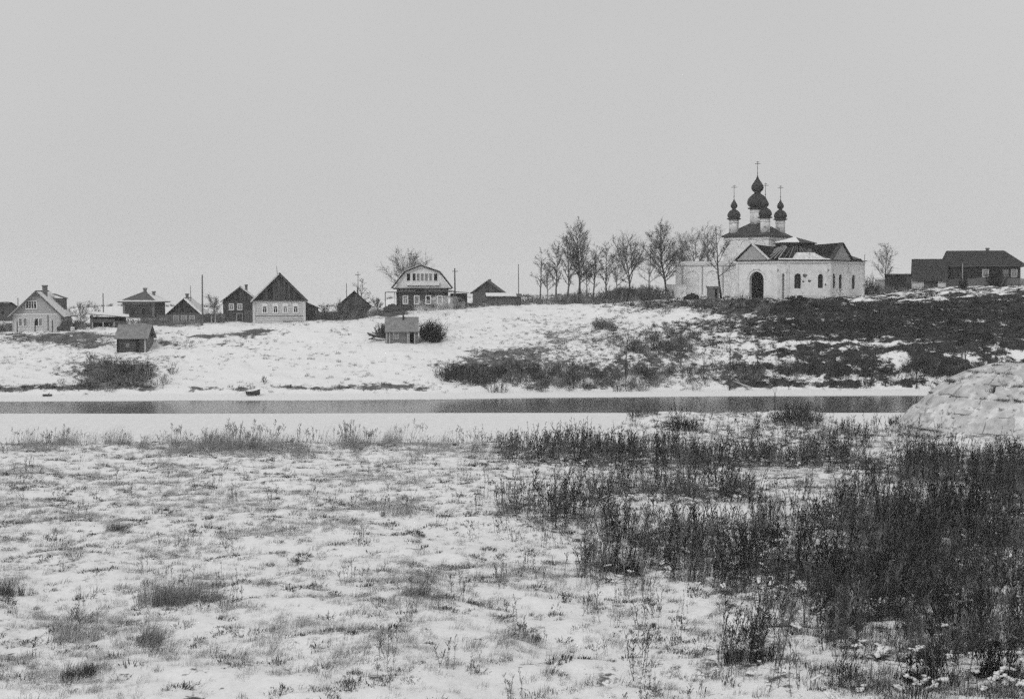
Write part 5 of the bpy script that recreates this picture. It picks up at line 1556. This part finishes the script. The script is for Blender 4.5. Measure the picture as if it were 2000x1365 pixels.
def near_veg():
    # light straw tufts over the snow
    rng, X, Y, Z = spread_near(230000, y0=33., seed=2)
    wd, gr, fd, px, py = cover(X, Y, Z)
    pat = sstep(.50, .72, fbm(X * .55, Y * .55, 201, 4)) * sstep(.36, .62, fbm(X * .13, Y * .13, 202, 3))
    ok = (rng.random(len(X)) < np.clip(.045 + .42 * pat + .60 * gr, 0, 1) * (1 - .55 * wd)) & (Z > .5)
    finish('straw_grass', T_light + T_mid[:2], rng, X[ok], Y[ok], Z[ok], .5, 1.25, 'pale straw grass poking through the snow')
    # darker faded tufts
    rng, X, Y, Z = spread_near(120000, seed=3)
    wd, gr, fd, px, py = cover(X, Y, Z)
    pat = sstep(.56, .74, fbm(X * .7, Y * .7, 211, 4))
    ok = (rng.random(len(X)) < np.clip(.008 + .08 * pat + .16 * gr ** 1.5 + .22 * wd, 0, 1)) & (Z > .5)
    finish('faded_grass', T_mid + T_dark[:1], rng, X[ok], Y[ok], Z[ok], .5, 1.2, 'faded grass tufts among the snow')
    rng, X, Y, Z = spread_near(150000, seed=4)
    wd, gr, fd, px, py = cover(X, Y, Z)
    pat = sstep(.40, .62, fbm(X * .45, Y * .45, 221, 4))
    ok = (rng.random(len(X)) < np.clip(wd * wd * (.05 + .95 * pat), 0, 1) * .13 * (1 + 1.8 * sstep(1430, 1700, px))) & (Z > .5)
    finish('dark_grass', T_dark, rng, X[ok], Y[ok], Z[ok], .6, 1.4, 'dark dead grass under the weeds on the right')
    # tall dead weeds
    rng, X, Y, Z = spread_near(80000, seed=5)
    wd, gr, fd, px, py = cover(X, Y, Z)
    pat = sstep(.40, .60, fbm(X * .42, Y * .30, 231, 4))
    ok = (rng.random(len(X)) < np.clip(wd ** 1.6 * (.30 + .70 * pat), 0, 1) * (.30 + .12 * sstep(1480, 1750, px))) & (Z > .5)
    finish('dead_weeds', W_dark + W_grey + T_tall + T_tall, rng, X[ok], Y[ok], Z[ok], .7, 1.55, 'tall dead weeds standing in the snow on the right', .08)
    # scattered single stalks and reeds on the left bank edge
    rng, X, Y, Z = spread_near(60000, seed=6)
    wd, gr, fd, px, py = cover(X, Y, Z)
    ok = (rng.random(len(X)) < np.clip(gr ** 1.3 * .55 * (py < 905) * sstep(.40, .66, fbm(X * .5, Y * .5, 241, 3)), 0, 1)) & (Z > .4)
    finish('reeds', T_reed + T_reed + W_reed[:2], rng, X[ok], Y[ok], Z[ok], .6, 1.5, 'dry reeds along the near edge of the ice', .08)
    rng, X, Y, Z = spread_near(9000, seed=7)
    wd, gr, fd, px, py = cover(X, Y, Z)
    ok = (rng.random(len(X)) < np.clip(.02 + .10 * gr + .16 * sstep(700, 1150, px) * sstep(1500, 1150, px) * sstep(880, 960, py), 0, 1)) & (Z > .5)
    finish('grey_stalks', W_grey, rng, X[ok], Y[ok], Z[ok], .45, .95, 'scattered grey stalks in the open snow', .1)
    # dark turf clumps standing clear of the thin snow
    rng, X, Y, Z = spread_near(160000, y0=33., seed=8)
    wd, gr, fd, px, py = cover(X, Y, Z)
    pat = sstep(.50, .70, fbm(X * .9, Y * .9, 251, 4)) * (.25 + .75 * sstep(.35, .6, fbm(X * .2, Y * .2, 252, 3)))
    ok = (rng.random(len(X)) < np.clip(.012 + .16 * pat + .08 * wd, 0, 1)) & (Z > .5)
    finish('turf_clumps', T_turf, rng, X[ok], Y[ok], Z[ok], .4, 1.9, 'dark turf clumps showing through the thin snow')
    # bits of snow caught on the weeds
    rng, X, Y, Z = spread_near(60000, seed=9)
    wd, gr, fd, px, py = cover(X, Y, Z)
    pat = sstep(.48, .66, fbm(X * .6, Y * .6, 261, 4))
    ok = (rng.random(len(X)) < np.clip(wd * pat * .5, 0, 1)) & (Z > .5)
    n = int(ok.sum())
    rot = np.stack([rng.normal(0, .3, n), rng.normal(0, .3, n), rng.random(n) * 6.28], 1)
    scatter('snow_on_weeds', S_clot, np.stack([X[ok], Y[ok], Z[ok] + rng.uniform(.0, .35, n)], 1), rot, rng.uniform(.25, .8, n), rng.integers(0, 4, n), 'bits of snow caught among the dead weeds')
near_veg()

def far_veg():
    def spread_far(n, seed, y1=243.0):
        rng = np.random.default_rng(seed); n = int(n * 1.3)
        Y = 180 + (y1 - 180) * rng.random(n)
        X = (-450 + 2900 * rng.random(n) - 1000) / F_PX * Y
        return rng, X, Y, terr(X, Y)
    rng, X, Y, Z = spread_far(130000, 301)
    wd, gr, fd, px, py = cover(X, Y, Z)
    c = 1000 + F_PX * X / Y
    land = (Y > shore_y(c) + 5.5)
    pat = sstep(.48, .70, fbm(X * .35, Y * .35, 311, 4))
    ok = (rng.random(len(X)) < np.clip((.008 + .05 * pat + .55 * fd * (.35 + .65 * pat)) * (1 - sstep(1050, 1500, c)) + sstep(1050, 1500, c) * (.02 + .16 * pat + .75 * fd * (.35 + .65 * pat)) * np.maximum(.12 + .88 * sstep(.40, .58, fbm(X * .35 + Y * .2, Y * 1.3, 97, 4)), .8 * sstep(.7, .92, fd)), 0, 1)) & land & ~((c < 1250) & (Y > 226))
    dk = rng.random(len(X)) < np.maximum(.10 + .85 * sstep(1050, 1450, c), .75 * fd * (Y < 192))
    finish('slope_grass', T_mid, rng, X[ok & ~dk], Y[ok & ~dk], Z[ok & ~dk], .7, 1.5, 'faded grass on the far river bank')
    finish('slope_weeds', T_far, rng, X[ok & dk], Y[ok & dk], Z[ok & dk], .6, 1.3, 'dark dead grass on the far river bank')
    # willow thickets
    rng, X, Y, Z = spread_far(26000, 302)
    c = 1000 + F_PX * X / Y
    px, py = proj(X, Y, Z)
    TH = [(225, 738, 85, 22, .75), (915, 738, 50, 14, 1), (1010, 742, 80, 20, .9), (1130, 744, 110, 20, .8), (1270, 740, 120, 17, .8), (1400, 735, 90, 13, .8), (1520, 730, 100, 12, .6), (1080, 742, 160, 8, .5),
          (1700, 730, 150, 14, .8), (1840, 728, 80, 14, .9), (1330, 672, 34, 18, .8), (1265, 680, 55, 16, .6), (1180, 640, 28, 6, .6), (1345, 600, 100, 6, .25), (1440, 606, 60, 8, .3)]
    jx = 60 * (fbm(X * .2, Y * .2, 321, 3) - .5)
    d = ell(px + jx, py, TH)
    ok = (rng.random(len(X)) < d * .55) & (Y > shore_y(c) + 5)
    gy_ = rng.random(len(X)) < np.where(c < 1500, .62, .25) * np.where((c > 500) & (c < 980), .25, 1)
    a_ = ok & gy_; b2 = ok & ~gy_
    finish('grey_thicket', B_grey, rng, X[a_], Y[a_], Z[a_], .45, 1.0, 'grey willow thicket along the far shore', .1, False)
    finish('thicket', B_will, rng, X[b2], Y[b2], Z[b2], .45, 1.05, 'dark willow thicket along the far shore and gully', .1, False)
    # scrub mound before the trees, scrub belt on the plateau
    rng = np.random.default_rng(303)
    P = []
    for cx, cy, rx, ry, Y0, Y1, n, s0, s1 in ((1238, 566, 62, 6, 233, 238, 100, .9, 1.5), (1110, 572, 60, 8, 232, 242, 60, .4, 1.0), (1150, 580, 120, 10, 229, 236, 110, .35, .95), (1045, 575, 40, 6, 236, 250, 20, .3, .8),
                                              (1370, 588, 66, 6, 225, 228, 60, .2, .45), (1435, 586, 30, 5, 224, 226, 20, .2, .4), (150, 640, 40, 5, 214, 222, 36, .4, .75), (690, 620, 50, 5, 220, 226, 50, .4, .9),
                                              (1705, 566, 40, 5, 236, 246, 46, .4, .85), (415, 634, 24, 4, 215, 224, 26, .5, .9), (870, 598, 60, 4, 224, 232, 40, .3, .6), (1760, 570, 60, 5, 232, 242, 40, .3, .6), (8, 648, 16, 4, 212, 217, 14, .5, .9), (225, 630, 60, 4, 216, 226, 40, .3, .7), (310, 636, 40, 4, 217, 224, 20, .3, .6), (640, 624, 30, 4, 219, 226, 34, .4, .9), (740, 616, 30, 4, 222, 228, 30, .3, .7), (900, 600, 40, 4, 227, 233, 30, .3, .7), (980, 596, 60, 4, 230, 236, 40, .25, .6)):
        for k in range(n):
            Y = rng.uniform(Y0, Y1); X = (cx + rng.normal(0, rx * .5) - 1000) / F_PX * Y
            P.append((X, Y, ground(X, Y), rng.uniform(s0, s1)))
    P = np.array(P); n = len(P)
    rot = np.stack([rng.normal(0, .1, n), rng.normal(0, .1, n), rng.random(n) * 6.28], 1)
    scatter('village_scrub', B_grey + B_will[:2], P[:, :3], rot, P[:, 3], rng.integers(0, 6, n), 'bare scrub between the houses, trees and church')
    # distant wood line beyond the plateau
    n = 900
    Y = rng.uniform(322, 338, n); c = rng.uniform(-200, 2200, n); X = (c - 1000) / F_PX * Y
    Z = terr(X, Y)
    rot = np.stack([rng.normal(0, .1, n), rng.normal(0, .1, n), rng.random(n) * 6.28], 1)
    scatter('distant_scrub', B_will, np.stack([X, Y, Z], 1), rot, rng.uniform(.2, .45, n), rng.integers(0, 5, n), 'line of distant scrub beyond the village field')
far_veg()

rng = np.random.default_rng(333)
P = []
for k in range(560):
    j = int(rng.integers(0, 7)); f_ = math.radians(rng.uniform(170, 292)); u = float(rng.choice([0, 0, 0, rng.random()]))
    r_ = CP_[j][0] + (CP_[j + 1][0] - CP_[j][0]) * u; z = CP_[j][1] + (CP_[j + 1][1] - CP_[j][1]) * u
    if vnoise([f_ * 5 + j * 3.1], [j * 1.7], 5)[0] > .42: P.append((CX + r_ * math.cos(f_), CY + r_ * math.sin(f_), ZB + z - .05))
P = np.array(P); n = len(P)
scatter('joint_weeds', T_mid[:1] + T_turf + T_dark, P + np.array([[0, 0, .05]]), np.stack([rng.normal(0, .2, n), rng.normal(0, .2, n), rng.random(n) * 6], 1), rng.uniform(.5, 1.5, n), rng.integers(0, 9, n), 'dry weeds growing in the joints of the concrete slabs')

# ------------------------------------------------------------------ single tussocks and clumps one can point at
def clump(name, label, px, py, Yg, wpx, hpx, seed, m_, n=420, lean=.2, weeds=0, cat='grass tussock', group=None):
    # find where the sight line meets the ground
    Y = Yg
    for _ in range(12):
        p = at(px, py, Y); gz = ground(p.x, Y); Y += (p.z - gz) / max(.05, (CAM_Z - gz) / Y) * .7
    p = at(px, py, Y); p.z = ground(p.x, Y)
    s = 1 / ppm(Y)
    root = thing(name, label, cat, p, 0, group)
    rng = np.random.default_rng(seed)
    V, F = [], []
    for q in range(9):
        ox, oy = rng.normal(0, wpx * s * .24), rng.normal(0, wpx * s * .20)
        V2, F2_ = blades(rng, max(20, int(n / 9 * rng.uniform(.4, 1.7))), hpx * s * rng.uniform(.4, 1.15), wpx * s * rng.uniform(.08, .26), lean + rng.normal(0, .1), .015, .35)
        i0 = len(V); V += [v + np.array([ox, oy, 0]) for v in V2]; F += [tuple(i0 + k for k in f_) for f_ in F2_]
    V = np.array(V)
    link('blades', mesh_np('blades', V, F, 3, m_), root)['kind'] = 'stuff'
    if weeds:
        o = link('stalks', proto_weed('stalks', seed + 1, m_, weeds, hpx * s * 1.35, wpx * s * .3, .4, 8, lean), root)
    return root
GG = 'grass tussocks in the near meadow'
clump('grass_tussock', 'largest pale tussock, a wide dome of grass in the left meadow', 350, 1180, 50, 150, 70, 401, M['tuft_mid'], 900, .1, 3, group=GG)
clump('grass_tussock', 'low dark flat tussock at the right foot of the largest pale tussock', 420, 1172, 50, 70, 26, 402, M['weed_grey'], 420, .25, group=GG)
clump('grass_tussock', 'pointed tussock at the bottom edge of the meadow, left', 165, 1322, 42, 52, 50, 403, M['weed_grey'], 520, .05, group=GG)
clump('grass_tussock', 'tall slanting tussock with dark stalks, lower left', 140, 1250, 45, 90, 66, 404, M['tuft_mid'], 600, .3, 6, group=GG)
clump('grass_tussock', 'rounded grey tussock right of the tall slanting one', 280, 1255, 45, 80, 48, 405, M['tuft_mid'], 560, .3, 2, group=GG)
clump('grass_tussock', 'leaning spiky tussock with dark plume in mid meadow', 815, 1165, 50, 90, 40, 406, M['weed_grey'], 520, .4, 5, group=GG)
clump('grass_tussock', 'dark bristling clump below the weeds, right of centre', 1225, 1120, 52, 110, 70, 407, M['weed'], 520, .2, 26, group=GG)
clump('grass_tussock', 'fan of grass in the open snow at lower centre', 1022, 1250, 46, 56, 34, 408, M['weed_grey'], 420, .2, 4, group=GG)
clump('grass_tussock', 'grass fan leaning right in the upper left meadow', 780, 1005, 66, 60, 40, 409, M['tuft_mid'], 420, .4, group=GG)
clump('grass_tussock', 'slanting tuft left of the middle of the meadow', 232, 1036, 62, 40, 34, 410, M['weed_grey'], 320, .5, group=GG)
clump('grass_tussock', 'dark tussock by the left picture edge', 25, 1160, 50, 60, 40, 411, M['weed_grey'], 420, .2, group=GG)
clump('grass_tussock', 'very dark bristling clump low in the right weeds', 1450, 1290, 44, 120, 75, 412, M['weed_dark'], 420, .2, 26, group=GG)
clump('grass_tussock', 'black knot of weeds in the right dark stand', 1715, 1165, 50, 60, 50, 413, M['bush_dark'], 700, .1, 10, group=GG)
# snow lying in clots on the weeds at the lower right
def snow_clots(px, py, Yg, wpx, n, seed, label):
    rng = np.random.default_rng(seed); Y = Yg
    for _ in range(12):
        p = at(px, py, Y); gz = ground(p.x, Y); Y += (p.z - gz) / max(.05, (CAM_Z - gz) / Y) * .7
    p = at(px, py, Y); p.z = ground(p.x, Y); s = 1 / ppm(Y)
    root = thing('snow_laden_weeds', label, 'weeds', p)
    V, F = [], []
    for q in range(max(6, n // 7)):
        st_ = np.array([rng.normal(0, wpx * s * .34), rng.normal(0, .9), abs(rng.normal(.12, .22))]); az = rng.random() * 6.28; bend = rng.normal(0, .35)
        dz = rng.normal(.02, .02)
        for k in range(int(rng.integers(5, 12))):
            az += bend; st_ = st_ + np.array([math.cos(az) * .07, math.sin(az) * .07, dz]); dz -= .006
            c = st_ + rng.normal(0, .015, 3); R = rng.uniform(.025, .065); i0 = len(V)
            for a in range(5):
                ph = -PI / 2 + PI * a / 4
                for b in range(8):
                    t = 2 * PI * b / 8; kk = R * rng.uniform(.6, 1.4)
                    V.append(c + np.array([math.cos(t) * math.cos(ph) * kk * 1.4, math.sin(t) * math.cos(ph) * kk * 1.3, math.sin(ph) * kk * .85]))
            for a in range(4):
                for b in range(8):
                    F.append((i0 + a * 8 + b, i0 + a * 8 + (b + 1) % 8, i0 + (a + 1) * 8 + (b + 1) % 8, i0 + (a + 1) * 8 + b))
    link('snow_clots', mesh_np('snow_clots', V, F, 4, M['snow'], True), root)['kind'] = 'stuff'
    link('stalks', proto_weed('stalks', seed + 3, M['weed'], 40, 1.0, wpx * s * .42, .5, 8, .1), root)
    V, F = blades(rng, 500, .55, wpx * s * .45, .15, .016, .3)
    link('blades', mesh_np('blades', V, F, 3, M['weed']), root)
snow_clots(1950, 1318, 43, 110, 150, 501, 'snow-laden weeds in the lower right corner')
snow_clots(1800, 1330, 42, 90, 100, 502, 'snow-laden weeds left of the lower right corner')
snow_clots(1510, 1066, 56, 60, 60, 503, 'small snow-laden clump in the middle of the right weeds')

# ------------------------------------------------------------------ smoke and haze
def volume_mat(name, dens, noise=None):
    m_ = bpy.data.materials.new(name); m_.use_nodes = True
    n_ = m_.node_tree; n_.nodes.clear()
    o_ = n_.nodes.new('ShaderNodeOutputMaterial'); v_ = n_.nodes.new('ShaderNodeVolumePrincipled')
    v_.inputs['Color'].default_value = g(.95); v_.inputs['Density'].default_value = dens
    if noise:
        ge = n_.nodes.new('ShaderNodeNewGeometry')
        f_ = noisen(n_, noise, 3, ge.outputs['Position'])
        mr_ = n_.nodes.new('ShaderNodeMapRange'); mr_.inputs[1].default_value = .42; mr_.inputs[2].default_value = .7
        mr_.inputs[4].default_value = dens
        n_.links.new(f_, mr_.inputs[0]); n_.links.new(mr_.outputs[0], v_.inputs['Density'])
    n_.links.new(v_.outputs[0], o_.inputs['Volume'])
    return m_
rs = np.random.default_rng(9)
sm = MB()
vs, fs = [], []
for k, (px, py, rr) in enumerate(((796, 621, .5), (803, 615, .9), (815, 609, 1.25), (832, 603, 1.5), (852, 599, 1.6), (872, 597, 1.5), (890, 595, 1.2))):
    c_ = at(px, py, 206 + k * .5); i0 = len(vs)
    for a in range(9):
        ph = -PI / 2 + PI * a / 8
        for b_i in range(14):
            t = 2 * PI * b_i / 14; kk = rr * rs.uniform(.85, 1.15)
            vs.append((c_.x + math.cos(t) * math.cos(ph) * kk * 1.2, c_.y + math.sin(t) * math.cos(ph) * kk, c_.z + math.sin(ph) * kk))
    for a in range(8):
        for b_i in range(14):
            fs.append((i0 + a * 14 + b_i, i0 + a * 14 + (b_i + 1) % 14, i0 + (a + 1) * 14 + (b_i + 1) % 14, i0 + (a + 1) * 14 + b_i))
me = bpy.data.meshes.new('smoke'); me.from_pydata(vs, [], fs); me.materials.append(volume_mat('smoke', .7, .6)); me.update()
tag(link('smoke', me), 'white smoke drifting right above the bathhouse on the slope', 'smoke', None, 'stuff')

HAZE = .00024
hb = MB().box(-2200, 2200, -80, 2300, -140, 48).build('haze', volume_mat('haze', HAZE))
tag(hb, 'thin winter haze', None, None, 'stuff')
